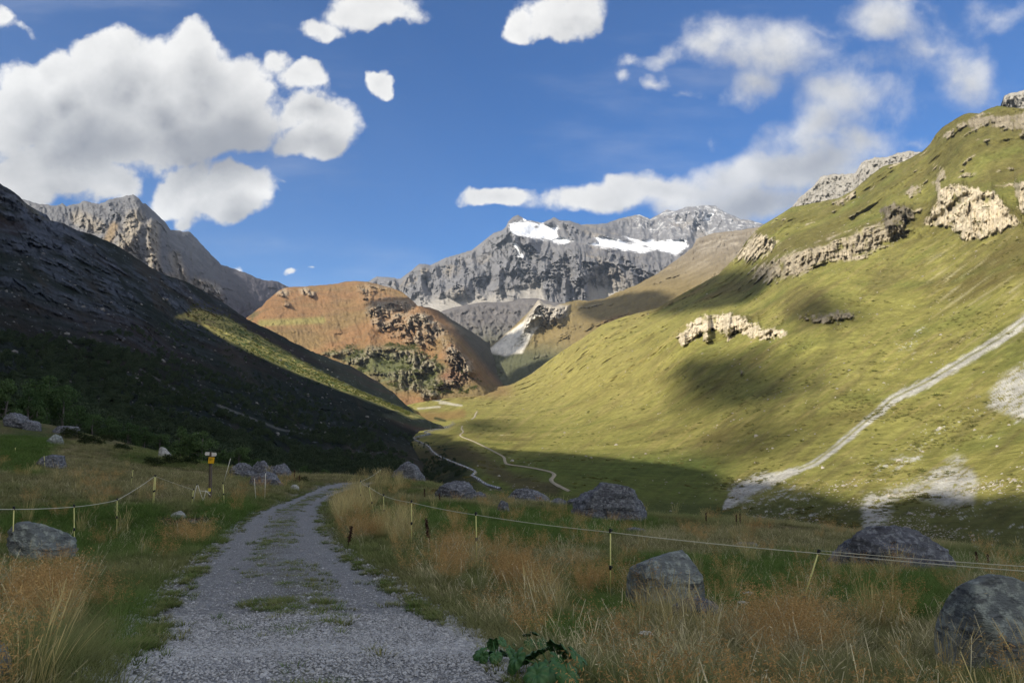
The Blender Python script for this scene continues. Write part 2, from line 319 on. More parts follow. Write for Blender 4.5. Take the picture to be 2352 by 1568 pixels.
h = (3 + 34 * rocks) * facet(L, 13, 26, 22, 5) + (2 + 14 * rocks) * facet(L, 5, 9, 22, 6) + (3.5 + 46 * rocks) * gfbm(L, 22, 64, 6, .55, ang=14) + 12 * gfbm(L, 70, 60, 3, .5, False, seed=3) + (2 + 9 * rocks) * gfbm(L, 7, 14, 4, .6, ridged=False) + 20 * n0 + 7 * sstep(-5, 15, low) * n1
L.displace(h * sstep(0, 8, PY - L.tp)); n2 = fbm(L.P, 28, 4, .65, seed=9); nb = fbm(L.P, 300, 4, seed=8)
c = base(L, (.172,.102,.053)); c = mixc(c, (.135,.108,.052), sstep(-.1, .4, nb) * .6); c = mixc(c, (.12,.085,.05), sstep(.0, .35, n1) * .6); c = mixc(c, (.17,.15,.06), sstep(12, 3, seg(PX, PY, [(600,742),(680,738),(740,735)])[0]))
c = mixc(c, (.08,.085,.04), sstep(-15, 25, low + 15 * n0)); c = mixc(c, (.07,.08,.036), sstep(-.05, .15, n1) * sstep(-20, 20, low))
c = mixc(c, (.065,.062,.05), sstep(0, 30, (PX - 985) - (PY - 706) * .85)); c = mixc(c, (.15,.085,.055), sstep(34, 8, np.hypot((PX - 1045) / 1.6, PY - 868) + 10 * n1))  # right flank's shade is put into the colour as a darker tone
c = mixc(c, (.13,.10,.05), sstep(870, 900, PY + 12 * n0) * sstep(1000, 1030, PX))
c = mixc(c, (.25,.22,.17), rocks * sstep(-.5, .3, n2 + .5 * n1)); c = mixc(c, (.045,.055,.028), sstep(620, 575, PX + 20 * n1) * sstep(.0, .2, n1) * .8)
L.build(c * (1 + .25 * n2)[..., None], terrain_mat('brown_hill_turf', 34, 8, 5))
# ======== L1: near dark slope on the left
L1T = [(-520,425),(-400,415),(-300,402),(-200,396),(-120,384),(-70,380),(-30,400),(0,419),(20,434),(46,452),(62,468),(80,480),(107,492),(117,506),(150,515),(178,529),(200,535),(220,541),(245,552),(267,562),(320,597),(373,629),(410,640),(441,652),(470,668),(498,684),(540,712),(569,734),(610,752),(640,768),(680,788),(711,803),(770,828),(806,840),(860,872),(900,898),(950,945),(985,965),(1012,976),(1040,1000),(1140,1060)]
L1C = [(-520,1000,112),(-300,1000,115),(-520,700,470),(-300,700,520),(-520,425,760),(-300,402,930),(-70,1000,120),(0,1000,125),(300,1100,130),(600,1130,160),(900,1150,200),(1000,1130,330),(1119,1118,380),(1140,1060,560),(0,880,240),(200,900,300),(400,950,320),(600,1000,350),(800,1040,400),(908,996,690),(1012,976,960),(0,419,1200),(-70,380,1150),
 (0,650,650),(200,700,760),(200,545,1200),(400,850,560),(420,730,1120),(600,900,700),(700,870,1050),(818,906,1060),(600,805,1180),(569,733,1500),(711,803,1600),(860,872,1650),(320,596,1350),(441,650,1450),(950,945,1080),(640,767,1550),(700,960,640),(100,770,480),(300,800,520),(0,540,930),
 (950,1009,740),(985,1033,640),(1017,1053,560),(1092,1090,430),(850,1020,470),(890,1050,385),(940,1080,345)]
L1R = [([(40,560),(160,700),(300,830),(430,930),(600,1010)],.05,110,90),([(110,500),(260,640),(420,760),(560,860),(700,940)],.03,70,60),([(0,620),(90,720),(200,830)],.04,60,50),([(30,440),(60,520),(90,600)],.03,40,30)]
L = Layer('hillside', -520, 1140, L1T, [(-520,1060),(300,1120),(600,1150),(1140,1150)], L1C, 2.0, 320, (4.0, 26), L1R, back=.35); L1 = L
PX, PY = L.PX, L.PY
n0 = fbm(L.P, 120, 5, .55); n1 = fbm(L.P, 26, 5, .62, seed=3)
up = sstep(60, -90, PY - interp([(-70,700),(0,680),(200,745),(330,800),(450,800),(600,830)])(PX) + 50 * n0) * sstep(620, 380, PX + 60 * n0)
rocks = up * sstep(-.25, .35, n0 + .5 * n1)
h = (2 + 12 * rocks) * facet(L, 20, 44, 38, 7) + (.8 + 5 * rocks) * facet(L, 8, 13, 38, 8) + (2.5 + 10 * rocks) * gfbm(L, 40, 110, 6, .62, ang=38) + (1 + 7 * rocks) * gfbm(L, 12, 20, 5, .6, ridged=False, ang=38) + 12 * n0 * sstep(1050, 900, PY) + 3 * fbm(L.P, 20, 4)
L.displace(h * sstep(0, 8, PY - L.tp)); n2 = fbm(L.P, 12, 4, .65, seed=9)
strip = np.interp(PX, [380,409,450,500,569,640,711,818,949], [735,730,736,768,806,838,868,908,958]); 
sw = np.interp(PX, [395,415,450,520,640,711,818,960], [0,6,26,50,40,26,12,6])
ins = sstep(6, -4, np.abs(PY - strip + sw / 2 + 8 * n1) - sw / 2) * sstep(395, 412, PX)  # mask of the sunlit band, painted brighter into the colour
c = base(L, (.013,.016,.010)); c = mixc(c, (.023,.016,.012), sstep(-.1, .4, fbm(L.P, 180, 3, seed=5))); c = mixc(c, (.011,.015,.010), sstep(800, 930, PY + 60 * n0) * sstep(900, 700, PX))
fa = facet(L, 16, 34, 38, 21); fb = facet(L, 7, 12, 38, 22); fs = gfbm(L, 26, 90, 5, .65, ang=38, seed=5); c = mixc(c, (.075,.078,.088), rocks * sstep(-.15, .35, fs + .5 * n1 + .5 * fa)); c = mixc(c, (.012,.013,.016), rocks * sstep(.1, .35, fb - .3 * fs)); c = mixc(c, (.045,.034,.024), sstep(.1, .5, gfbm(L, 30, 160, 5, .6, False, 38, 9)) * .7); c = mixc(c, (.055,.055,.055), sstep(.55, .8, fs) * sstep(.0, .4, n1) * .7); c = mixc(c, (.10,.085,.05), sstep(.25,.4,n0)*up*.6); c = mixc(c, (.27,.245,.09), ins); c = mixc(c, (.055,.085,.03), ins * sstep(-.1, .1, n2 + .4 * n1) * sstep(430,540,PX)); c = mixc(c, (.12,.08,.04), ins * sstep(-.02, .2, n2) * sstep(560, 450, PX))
c = mixc(c, (.06,.045,.028), sstep(1000, 1080, PY + 20 * n1) * sstep(700, 850, PX) * .5)
for pl in ([(300,835),(380,880),(460,930)],[(500,930),(640,985),(780,1010)],[(930,1005),(1000,1030)]):
    c = mixc(c, (.12,.11,.09), sstep(3.5, 1, seg(PX, PY, pl)[0] + 3 * n1) * .6)
c = mixc(c, (.13,.128,.125), sstep(.40, .55, fbm(L.P, 9, 3, .6, seed=12) + .25 * n0) * .8)
c = c * (1 - .0 * ins)[..., None] * np.where(ins[..., None] > .3, 1.0, np.array([.85, .98, 1.18])); L.build(c * (1 + .35 * n2)[..., None], terrain_mat('left_slope_turf', 14, 3, 2.5, .4))  # cool tone of the shade put into the colour outside the sunlit band
# ======== R2: rock crests behind the right slope
L = Layer('mountain', 1760, 2420, [(1760,530),(1790,505),(1815,480),(1840,450),(1871,424),(1884,404),(1915,399),(1943,400),(1965,396),(1978,374),(2007,361),(2042,360),(2060,352),(2085,346),(2113,348),(2150,345),(2260,300),(2300,250),(2306,222),(2320,214),(2340,210),(2352,207),(2380,190),(2420,185)],
 [(1760,620),(2420,420)], [(1760,530,1900),(1871,424,1950),(1978,374,1900),(2085,346,1850),(2200,330,1800),(2306,222,1450),(2420,185,1400),(1760,620,1700),(1950,520,1700),(2100,450,1650),(2420,420,1350)], 1.8, 110, (5, 14), back=.3)
n0 = gfbm(L, 18, 40, 6, .62) + .5 * gfbm(L, 7, 9, 4, ridged=False); L.displace((13 * n0 + 8 * facet(L, 10, 18, 0, 9) + 2.5 * facet(L, 4, 7, 0, 10)) * sstep(0, 6, L.PY - L.tp)); n1 = fbm(L.P, 30, 5, .6)
c = base(L, (.23,.222,.205)) * (1 + .4 * n1)[..., None]
L.build(c, terrain_mat('crest_rock', 20, 5, 3))
# px, py, distance of the shaded ground, radii (m) across, tilt, thickness
SLOPE_CLOUDS = [(1655,866,135,64,260,'broad puffy cloud high over the ridge behind the viewer'),(1735,1008,105,36,220,'small ragged cloud low over the ridge behind the viewer'),(1110,978,60,16,200,'narrow cloud drifting over the left ridge out of the picture'),(1885,712,70,30,40,'thin veil of cloud high above the ridge behind the viewer'),(1600,676,115,62,220,'unseen long cloud added to shade the hollow of the green slope')]  # the last is unseen and added to shade the hollow under the crest
SHADE_CLOUDS = [(1112,805,2850,150,170,0,260,'unseen cloud added to shade the right flank of the brown hill'),(1420,690,2800,330,130,30,260,'unseen wide cloud added to shade the far right shoulder'),(1250,840,2400,170,120,0,200,'unseen cloud added to shade the foot of the far right shoulder')]  # unseen, added to shade the brown hill's right flank and the far shoulder
SKY_STR = .15; SKY_SAT = 1.3; SKY_TINT = (.18,.38,.49); EXPO = .92; CLOUD_DK = (1.0,1.04,1.15); CLOUD_LT = (3.6,3.55,3.45); CLOUD_BACK = (5.2,5.0,4.8); SUN_E = 5.0
SKYC = [(130,165,55,60,0,1),(250,135,75,70,0,1.1),(340,185,80,70,0,1.1),(440,145,75,62,0,1.1),(530,185,100,75,0,1.1),(625,125,38,35,-30,.8),(690,165,62,45,-15,1),(40,230,120,90,0,1.2),(190,270,210,95,0,1.4),(420,270,210,95,0,1.5),(560,300,90,60,0,1),
 (110,400,170,62,0,1.1),(280,415,60,50,0,.75),(20,440,120,60,0,1),(430,420,75,52,20,1),(540,450,110,58,12,1.1),(740,300,92,62,35,1.15),(690,250,55,40,20,.9),(435,500,30,22,0,.55),(385,465,35,25,0,.5),
 (740,48,55,32,-20,.9),(860,12,105,42,0,1),(15,20,40,35,0,.7),(60,45,50,20,-40,.4),(30,150,45,30,0,.5),(890,180,33,27,0,.95),(1190,50,44,36,0,.95),(1300,30,92,42,15,1),(1150,447,92,27,8,1.05),(1090,452,40,24,0,.8),
 (1520,165,38,28,0,.7),(1440,165,42,26,0,.4),(1530,110,90,32,15,.6),(1640,95,90,50,10,.85),(1780,120,160,85,0,1),(1720,200,90,50,0,.85),(2040,40,110,58,0,1),(2210,165,95,75,0,.95),(2300,45,100,50,0,.6),(2000,150,150,60,0,.55),(1950,240,150,80,0,.95),(1870,310,140,62,20,1),
 (1800,400,260,70,8,1.25),(1980,345,110,60,0,1),(1960,420,120,60,0,1),(1540,440,290,44,3,1.15),(1400,452,130,42,0,1),(1700,470,260,56,0,1.2),(1640,302,34,26,-30,.45),(1520,242,62,16,0,.42),(515,605,26,14,0,.7),(660,620,18,10,0,.5),(712,620,16,9,0,.45),(640,395,20,14,0,.35),(2110,330,40,20,0,.5),(670,440,22,10,0,.3),(1880,60,130,50,0,.6),(2120,110,140,60,0,.6),(2250,230,90,40,0,.5),(1460,120,60,24,20,.45),(1580,190,70,30,0,.45)]
HAZE = 2.4e-5
GRASS = True

SHADE = [(560,335,200,75,.75),(230,330,170,50,.45),(760,340,70,36,.4),(560,495,90,24,.3),(1850,360,160,60,.25),(1700,440,200,40,.2),(130,420,140,30,.2)]
# ======== R: the big sunlit slope on the right with the valley floor
RT = [(800,925),(850,915),(880,905),(900,900),(1000,895),(1100,893),(1170,884),(1180,880),(1219,859),(1260,828),(1300,800),(1340,775),(1383,745),(1440,725),(1507,708),(1580,668),(1650,630),(1680,600),(1690,590),(1714,555),(1735,530),(1756,514),(1785,497),(1818,476),(1870,466),(1925,455),(1960,437),(2003,400),(2028,382),(2078,370),(2120,347),(2135,332),(2149,309),(2165,292),(2192,275),(2213,263),(2227,259),(2248,261),(2270,250),(2291,243),(2320,246),(2352,250),(2420,240),(2560,215),(2700,205)]
RC = [(2700,205,900),(2700,600,450),(2700,900,260),(2700,1300,125),(2700,1450,95),(800,960,1700),(900,905,2300),(1100,900,1950),(1200,880,1900),(1219,859,2000),(1300,800,1950),(1383,745,1900),(1507,708,1800),(1650,630,1750),(1756,514,1620),(1870,466,1560),(2028,382,1400),(2120,347,1300),(2192,275,1200),(2291,243,1120),(2420,240,1020),
 (800,1030,520),(900,960,1500),(951,1009,700),(1031,980,960),(1017,1053,440),(1100,1090,320),(1119,1118,275),(1000,930,1600),(1095,940,1300),(1060,985,800),(1100,1030,520),(1160,1070,390),(1240,1085,330),(1300,1125,250),(900,1150,240),(800,1150,220),(900,1050,540),(950,1080,430),(1000,1105,350),
 (1300,950,1000),(1500,900,850),(1300,1030,520),(1500,1050,420),(1500,1180,230),(1700,1150,270),(2000,1200,200),(2000,1320,150),(2420,1400,110),(2352,1280,150),(2352,1100,210),(2352,900,330),(2352,700,480),(2352,540,650),(2352,400,850),
 (2000,1000,330),(2000,800,540),(2000,640,800),(2000,500,1150),(1700,900,560),(1700,760,850),(1700,660,1350),(1550,770,1050),(1400,860,1150),(1300,880,1400),(1850,700,760),(1850,560,1150),(2200,330,1050),(2200,600,720),(1600,1000,480),(1800,1050,330),(2180,1000,300)]
RR = [([(1690,590),(1640,660),(1600,710),(1560,770)],.05,60,40),([(2075,470),(2085,500),(2080,540)],.05,60,16),([(2040,470),(2060,500)],.02,30,10),([(2340,470),(2350,500),(2352,520)],.03,30,12),
 ([(2290,440),(2320,480),(2345,515)],.02,40,14),([(1905,720),(1925,745),(1940,760)],.02,30,10),([(2150,300),(2080,420),(2060,500),(1960,640),(1860,760),(1800,860)],.04,160,160),([(1560,850),(1420,920),(1330,970)],.012,60,40),
 ([(2352,620),(2200,700),(2000,820),(1850,960)],.02,120,110),([(1870,860),(1860,920),(1840,980)],.012,30,22),([(1672,722),(1672,750),(1668,775)],.014,24,8),([(1730,735),(1734,760)],.01,20,8),([(1620,735),(1600,770),(1575,800)],.012,30,10)]
L = Layer('valley_slope', 800, 2700, RT, [(800,1160),(1000,1180),(1300,1200),(1700,1230),(2000,1290),(2420,1420),(2700,1500)], RC, 2.0, 430, (1.6, 16), RR, back=.3); LR = L
PX, PY = L.PX, L.PY; P0 = L.P.copy()
def rot(px, py, deg):   # surface grid coordinates along / across the fall line
    a = math.radians(deg); return px * math.cos(a) - py * math.sin(a), px * math.sin(a) + py * math.cos(a)
al, ac = rot(PX, PY, 36)          # along: up to the right
def streak(sa, sc_, o=4, g=.55, seed=0): return fbm(np.stack([al / sa, ac / sc_, 0 * al + seed], -1), 1.0, o, g, seed=seed)
n0 = fbm(P0, 130, 5, .55); n1 = fbm(P0, 30, 5, .6, seed=3); st = streak(110, 9, 5); st2 = streak(40, 5, 4, .6, 4)
cliffs = [([(2120,515),(2142,473),(2160,432),(2185,424),(2209,423),(2227,437),(2277,437),(2291,451),(2344,512),(2298,533),(2263,551),(2213,551),(2184,526)],1.0,0),
 ([(2328,419),(2352,412),(2440,410),(2440,540),(2365,505),(2338,480)],1.1,0),
 ([(1736,612),(1736,638),(1772,643),(1857,622),(1907,601),(1978,590),(2021,562),(2078,540),(2071,515),(1985,522),(1936,547),(1857,569),(1786,594)],.66,12),
 ([(1682,590),(1736,533),(1783,555),(1775,575),(1735,600)],.9,6), ([(2021,480),(2050,468),(2090,480),(2098,495),(2078,515),(2075,540),(2040,545)],.35,0),
 ([(1548,772),(1587,740),(1608,725),(1676,718),(1715,729),(1730,748),(1740,740),(1750,755),(1786,754),(1811,769),(1765,781),(1729,776),(1701,763),(1685,766),(1672,783),(1660,762),(1633,758),(1626,790),(1612,770),(1590,782),(1569,800),(1560,785)],1.15,0),
 ([(1836,724),(1860,730),(1890,722),(1978,718),(1960,735),(1890,747),(1850,738)],.5,4),
 ([(2200,290),(2250,262),(2352,262),(2420,250),(2420,310),(2330,300),(2270,290),(2230,300)],.5,4),
 ([(2140,420),(2165,385),(2172,400),(2150,440)],.7,2),([(2075,440),(2095,425),(2115,430),(2090,455)],.6,2),([(2170,310),(2190,300),(2180,320)],.6,2),
 ([(1910,465),(1960,440),(1962,450),(1925,470)],.7,2),([(1700,850),(1708,852),(1702,858)],.5,0)]
for pl, tn, w in cliffs[:7]:      # stand the cliff bands up as walls with a bench above
    q = poly_sd(PX, PY, pl) > 0; colk = q.any(0); i0 = q.argmax(0); i1 = L.nv - 1 - q[::-1].argmax(0); k_ = np.arange(L.nu)
    y0, y1 = PY[i0, k_], PY[i1, k_]; dD = (L.D[i0, k_] - L.D[i1, k_]) * .62 * colk
    f = np.clip((y1[None] - PY) / np.maximum(y1 - y0, 1)[None], 0, 1); f = np.where(PY < y0[None], np.exp(-(y0[None] - PY) / 9), f)
    L.D = L.D - np.where(colk, dD[None] * f, 0)
L.P = at(PX, PY, L.D); P0 = L.P.copy()
rock = np.zeros(PX.shape); tone = np.ones(PX.shape)
for pl, tn, w in cliffs:
    sd = poly_sd(PX, PY, pl); m = sstep(-2 - w * .5, 3 + w * .4, sd + (9 + w) * n1 * 1.5 + 5 * st2 - 1 + 11 * fbm(np.stack([PX / 8, PY / 30, 0 * PX], -1), 1, 4)); m = m * (1 - .9 * sstep(.12, .45, fbm(np.stack([PX / 26, PY / 40, 0 * PX], -1), 1, 4, .6, seed=41))); tone = np.where(m > rock, tn, tone); rock = np.maximum(rock, m)
scat = sstep(.44, .58, fbm(P0, 42, 4, .62, seed=8) + .12 * sstep(700, 500, PY)) * sstep(760, 600, PY + .3 * (PX - 1900)) * .85
tone = np.where(scat > rock, .8, tone); rock = np.maximum(rock, scat)
vert = fbm(np.stack([PX / 15, PY / 80, 0 * PX], -1), 1.0, 5, .62, True); vert2 = fbm(np.stack([PX / 7, PY / 11, 0 * PX], -1), 1.0, 4, .65, seed=2)
Dm = L.D / 900
h = rock * Dm * (6.5 * vert + 1.2 * vert2 + 5.5 * facet(L, 8, 40, -4, 11) + 2.2 * facet(L, 4, 15, 0, 12)) + (17 * n0 + 3.2 * n1) * sstep(1120, 850, PY) * Dm + 3.6 * Dm * streak(130, 18, 4) * sstep(1130, 950, PY) + .8 * Dm * streak(130, 16, 3) * sstep(1150, 1000, PY)
h += -2.0 * sstep(30, 2, seg(PX, PY, [(1925,745),(1890,830),(1880,880),(1862,930)])[0] + 6 * n1) * Dm * 2
h += .9 * fbm(P0, 14, 3, seed=6) * sstep(250, 500, L.D)
L.displace(h * sstep(0, 6, PY - L.tp))
n2 = fbm(P0, 9, 4, .65, seed=9)
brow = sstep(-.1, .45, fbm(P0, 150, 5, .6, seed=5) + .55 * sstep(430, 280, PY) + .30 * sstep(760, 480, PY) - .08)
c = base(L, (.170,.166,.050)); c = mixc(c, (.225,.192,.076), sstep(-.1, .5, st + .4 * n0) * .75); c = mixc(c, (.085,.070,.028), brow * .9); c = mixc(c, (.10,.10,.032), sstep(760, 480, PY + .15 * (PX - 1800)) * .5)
c = mixc(c, (.100,.112,.032), sstep(.0, .45, fbm(P0, 90, 5, .6, seed=21)) * .75); c = mixc(c, (.11,.095,.04), sstep(.05,.4,streak(200,26,4,.6,7)) * .6)
c = mixc(c, (.215,.19,.065), sstep(1000, 880, PY) * sstep(1700, 1300, PX) * .6)
c = mixc(c, (.05,.08,.02), sstep(1020, 1070, PY + 14 * n0) * sstep(1750, 1600, PX) * .7); c = mixc(c, (.045,.055,.022), sstep(1130, 1180, PY + 14 * n0) * .7)  # shade at the foot of the slope is put into the turf colour
c = mixc(c, (.16,.10,.05), sstep(1720, 1500, PX) * sstep(760, 660, PY) * sstep(-.3, .3, n0) * .8)
c = mixc(c, (.235,.225,.13), sstep(.12, .4, st) * sstep(2080, 2200, PX) * sstep(900, 640, PY) * sstep(520, 600, PY) * .75)
c = mixc(c, (.06,.062,.022), sstep(.2, .45, st2 + .3 * n0) * sstep(1100,1000,PY) * .35)
c = mixc(c, (.075,.07,.03), sstep(26, 2, seg(PX, PY, [(1925,745),(1890,830),(1880,880),(1862,930)])[0] + 16 * n1) * .4)  # the gully's shading is painted into the turf
c = mixc(c, (.075,.062,.03), sstep(60, 20, np.hypot((PX - 1850) / 1.5, PY - 700) + 22 * n1) * .6)
rc = C3(.40,.352,.265)[None, None] * tone[..., None] * (1 + .5 * vert2 * .6 + .25 * n2)[..., None]
c = c + (rc - c) * (rock * sstep(-1.1, -.35, vert + .7 * n1))[..., None]
# scree: gully, fans, speckled boulder fields
gull = [(2420,690),(2352,738),(2298,779),(2227,821),(2138,875),(2049,917),(2024,942),(1978,978),(1925,1024),(1872,1063),(1825,1083),(1772,1099),(1729,1113),(1690,1138),(1668,1165)]
d, sd_, par = seg(PX, PY, gull); w = np.interp(par, [0, .1, .35, .6, .72, .82, .92, 1], [15, 13, 12, 9, 9, 22, 22, 8])
n5 = fbm(P0, 2.6, 4, .65, seed=31); scr = sstep(1.15, .55, d / w + .6 * st2 + .35 * n2 + .4 * n5 * (par > .68)) * (1 - .75 * sstep(3.2, 1.2, np.abs(d * sd_ - 2 + 3 * n1)) * (par < .7))
for pl, sp in (([(2130,1120),(2160,1085),(2190,1072),(2235,1082),(2245,1110),(2230,1150),(2180,1160),(2140,1150),(2080,1130)],.2),([(1978,1160),(1985,1135),(2040,1125),(2100,1110),(2130,1115),(2050,1150),(2030,1205),(1985,1215)],.3),
    ([(1729,1120),(1800,1100),(1850,1110),(1880,1160),(1870,1200),(1740,1185),(1700,1160)],.75),([(2138,1150),(2260,1150),(2380,1180),(2400,1260),(2250,1250),(2140,1200)],.95),([(2270,930),(2290,880),(2330,850),(2440,800),(2440,950),(2340,960)],.35),
    ([(1990,1080),(2110,1040),(2115,1048),(2030,1090)],.7),([(2100,1105),(2200,1050),(2215,1058),(2140,1110)],.4),([(2060,790),(2110,755),(2130,765),(2090,800)],.8),([(1980,870),(2060,850),(2070,880),(1990,900)],1.0),([(2080,1010),(2290,900),(2300,915),(2100,1030)],.95)):
    q = sstep(-14, 10, poly_sd(PX, PY, pl) + 14 * n1 + 10 * st2) ; scr = np.maximum(scr, q * sstep(sp - .25, sp + .05, .40 + .9 * n5 + .5 * n2 + .6 * st2 + .35 * n1))
scr = np.maximum(scr, sstep(.32, .5, st + .5 * n2) * sstep(2150, 2300, PX) * sstep(830, 900, PY) * sstep(1060, 1000, PY) * .8)
c = mixc(c, C3(.31,.31,.29) * (1 + .5 * n5)[..., None], scr * .95)
c = mixc(c, (.34,.32,.27), sstep(.50, .62, n2 + .18 * n0) * sstep(1250, 1100, PY) * .8)     # loose stones
# terraces of the valley head, bare stream banks
c = mixc(c, (.15,.10,.05), sstep(925, 900, PY + 10 * n1) * sstep(1000, 1060, PX) * sstep(1200, 1150, PX) * .8)
c = mixc(c, (.34,.33,.29), sstep(14, 3, seg(PX, PY, [(879,887),(905,900),(941,912)])[0] + 4 * n1))
for pl in ([(941,912),(1000,918),(1050,930)],[(960,938),(1010,934)],[(1010,925),(1060,931)]): c = mixc(c, (.36,.34,.27), sstep(3.5, 1, seg(PX, PY, pl)[0] + 2 * n1) * .8)
c = mixc(c, (.18,.12,.05), sstep(16, 4, seg(PX, PY, [(950,955),(1010,957),(1060,950)])[0] + 4 * n1) * .8)
c = mixc(c, (.04,.045,.02), sstep(5, 1, seg(PX, PY, [(1000,960),(1022,966)])[0] + 2 * n1))
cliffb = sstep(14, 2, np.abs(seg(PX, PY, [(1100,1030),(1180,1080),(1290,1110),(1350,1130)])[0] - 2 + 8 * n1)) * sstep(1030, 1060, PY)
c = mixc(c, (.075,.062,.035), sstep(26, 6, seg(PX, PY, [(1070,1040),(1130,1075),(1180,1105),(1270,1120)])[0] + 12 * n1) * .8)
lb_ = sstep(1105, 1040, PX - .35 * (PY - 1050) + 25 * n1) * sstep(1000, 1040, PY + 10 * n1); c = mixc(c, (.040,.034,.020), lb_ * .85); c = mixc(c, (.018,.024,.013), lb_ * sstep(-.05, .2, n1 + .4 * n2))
stream_c = [(1040,972),(1031,980),(1000,986),(975,992),(988,997),(958,1003),(951,1009),(965,1016),(985,1026),(992,1036),(1005,1046),(1020,1054),(1050,1066),(1075,1076),(1092,1085),(1085,1093),(1098,1101),(1110,1110),(1125,1117),(1150,1124)]
ds = seg(PX, PY, stream_c)[0]; c = mixc(c, (.13,.125,.115), sstep(6, 1, ds + 7 * n1 + 3 * n2) * .6)
c = c * (1 + .30 * n1 + .28 * n2 + .22 * fbm(P0, 4, 3, .6, seed=33) + .25 * streak(60, 7, 4, .6, 11))[..., None]
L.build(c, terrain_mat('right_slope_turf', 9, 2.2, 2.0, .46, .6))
def ribbon(name, L, pts, w, mat, lift, off=0.5, n=14, kind='structure'):
    """a strip laid on a finished terrain layer along grid places"""
    p = np.array(pts, float); t = np.arange(len(p)); tt = np.linspace(0, len(p) - 1, (len(p) - 1) * n + 1)
    # Catmull-Rom
    q = np.pad(p, ((1, 1), (0, 0)), 'edge'); i = np.minimum(tt.astype(int), len(p) - 2); f = (tt - i)[:, None]
    a, b_, c_, d_ = q[i], q[i + 1], q[i + 2], q[i + 3]
    xy = .5 * (2 * b_ + (c_ - a) * f + (2 * a - 5 * b_ + 4 * c_ - d_) * f ** 2 + (3 * b_ - a - 3 * c_ + d_) * f ** 3)
    C = L.sample(xy[:, 0], xy[:, 1]); tg = np.gradient(C, axis=0); tg[:, 2] = 0; tg /= np.linalg.norm(tg, axis=1, keepdims=True) + 1e-9
    nr = np.stack([tg[:, 1], -tg[:, 0], 0 * tg[:, 0]], -1); ww = w * (1 + .35 * fbm(C, 6 * w, 3))[:, None]
    rows = [C + nr * ww * s + np.array([0, 0, lift]) for s in (-.5, -.17, .17, .5)]
    V = np.stack(rows, 1); V[:, 0, 2] -= lift * .7; V[:, 3, 2] -= lift * .7
    return tag(link(name, mesh_np(name, V, grid_faces(len(C), 4)), mat), kind=kind)
pm, pt, pb = new_mat('path_dust'); g_ = pt.new('ShaderNodeNewGeometry').outputs['Position']
pn = pt.new('ShaderNodeTexNoise', {'Vector': g_, 'Scale': .5, 'Detail': 5.0}).outputs[0]; pt.l.new(pt.mix(pn, (.20,.17,.11), (.36,.33,.25)), pb.inputs['Base Color'])
ribbon('path', LR, [(1310,1130),(1292,1121),(1272,1110),(1266,1102),(1273,1092),(1268,1086),(1250,1081),(1215,1074),(1168,1067),(1160,1060),(1157,1050),(1140,1040),(1115,1027),(1090,1015),(1075,1009),(1062,1004),(1057,999),(1064,992),(1060,985),(1062,978)], 1.7, pm, .55)
ribbon('path', LR, [(1082,964),(1090,958),(1092,952),(1096,945)], 2.6, pm, .8)
wm, wt_, wb = new_mat('stream_water', .25, .5); wb.inputs['Base Color'].default_value = (.30,.33,.34,1)
wn = wt_.new('ShaderNodeTexNoise', {'Vector': wt_.new('ShaderNodeNewGeometry').outputs['Position'], 'Scale': .7, 'Detail': 5.0}).outputs[0]
wt_.l.new(wt_.mix(wt_.ss(wn, .5, .68), (.05,.065,.065), (.42,.44,.46)), wb.inputs['Base Color']); wt_.l.new(wt_.new('ShaderNodeBump', {'Distance': .4, 'Height': wn}).outputs[0], wb.inputs['Normal'])
ribbon('stream', LR, stream_c[1:], 1.25, wm, .8)
# ======== the mountain beside and behind the camera on the left: unseen, its crest shaped to shade the meadow
edge = [(2420,1190,190),(2352,1150,205),(2240,1150,208),(2160,1122,225),(2080,1128,222),(2000,1160,215),(1900,1148,250),(1800,1120,285),(1680,1108,320),(1560,1072,385),(1429,1058,430),(1281,1042,490),(1135,1034,540),(1055,1018,640),(1035,1000,760)]
e1 = np.cross(S, [0, 0, 1]); e1 /= np.linalg.norm(e1); e2 = np.cross(e1, S)
if e1[1] < 0: e1 = -e1
if e2[2] < 0: e2 = -e2
def at_sun(a_, b_, s_): return e1 * a_ + e2 * b_ + S * s_
sx_ = np.array([930, 880, 818, 770, 711, 670, 640, 600, 569, 520, 480, 450, 425]); sp_ = L1.sample(sx_, np.interp(sx_, [380,409,450,500,569,640,711,818,949], [735,730,736,768,806,838,868,908,958]) + 1)
strip_ab = [(float(p @ e1), float(p @ e2)) for p in sp_]; print('strip', [(round(a_), round(b_)) for a_, b_ in strip_ab])
strip_ab = sorted(strip_ab); top_a = max(q[0] for q in strip_ab); strip_ab = [(a_, b_, np.interp(a_, [850, 1050], [640, 500])) for a_, b_ in strip_ab if a_ > 800]
cr = []; T = np.linspace(900, 1000, len(edge))
for (x, y, d_), t in zip(edge, T): cr.append(at(x, y, d_) + S * t)
cr = np.array(cr); d0 = cr[0] - cr[3]; d0[2] = 0; d0 /= np.linalg.norm(d0)
cr = np.vstack([cr[0] + d0 * 1500 + [0, 0, 60], cr[0] + d0 * 800 + [0, 0, 90], cr[0] + d0 * 300 + [0, 0, 30], cr, np.array([at_sun(*q) for q in [(650,265,900),(728,280,800)] + strip_ab + [(1205,490,500),(1277,505,500),(1380,552,500),(1500,600,500),(1712,690,500),(1900,700,520)]])])
k = np.linspace(0, len(cr) - 1, 420); C = np.stack([np.interp(k, np.arange(len(cr)), cr[:, j]) for j in range(3)], -1)
tg = np.gradient(C, axis=0); tg[:, 2] = 0
for _ in range(30): tg[1:-1] = (tg[:-2] + tg[1:-1] * 2 + tg[2:]) / 4
tg /= np.linalg.norm(tg, axis=1, keepdims=True); nr = np.stack([tg[:, 1], -tg[:, 0], 0 * tg[:, 0]], -1)
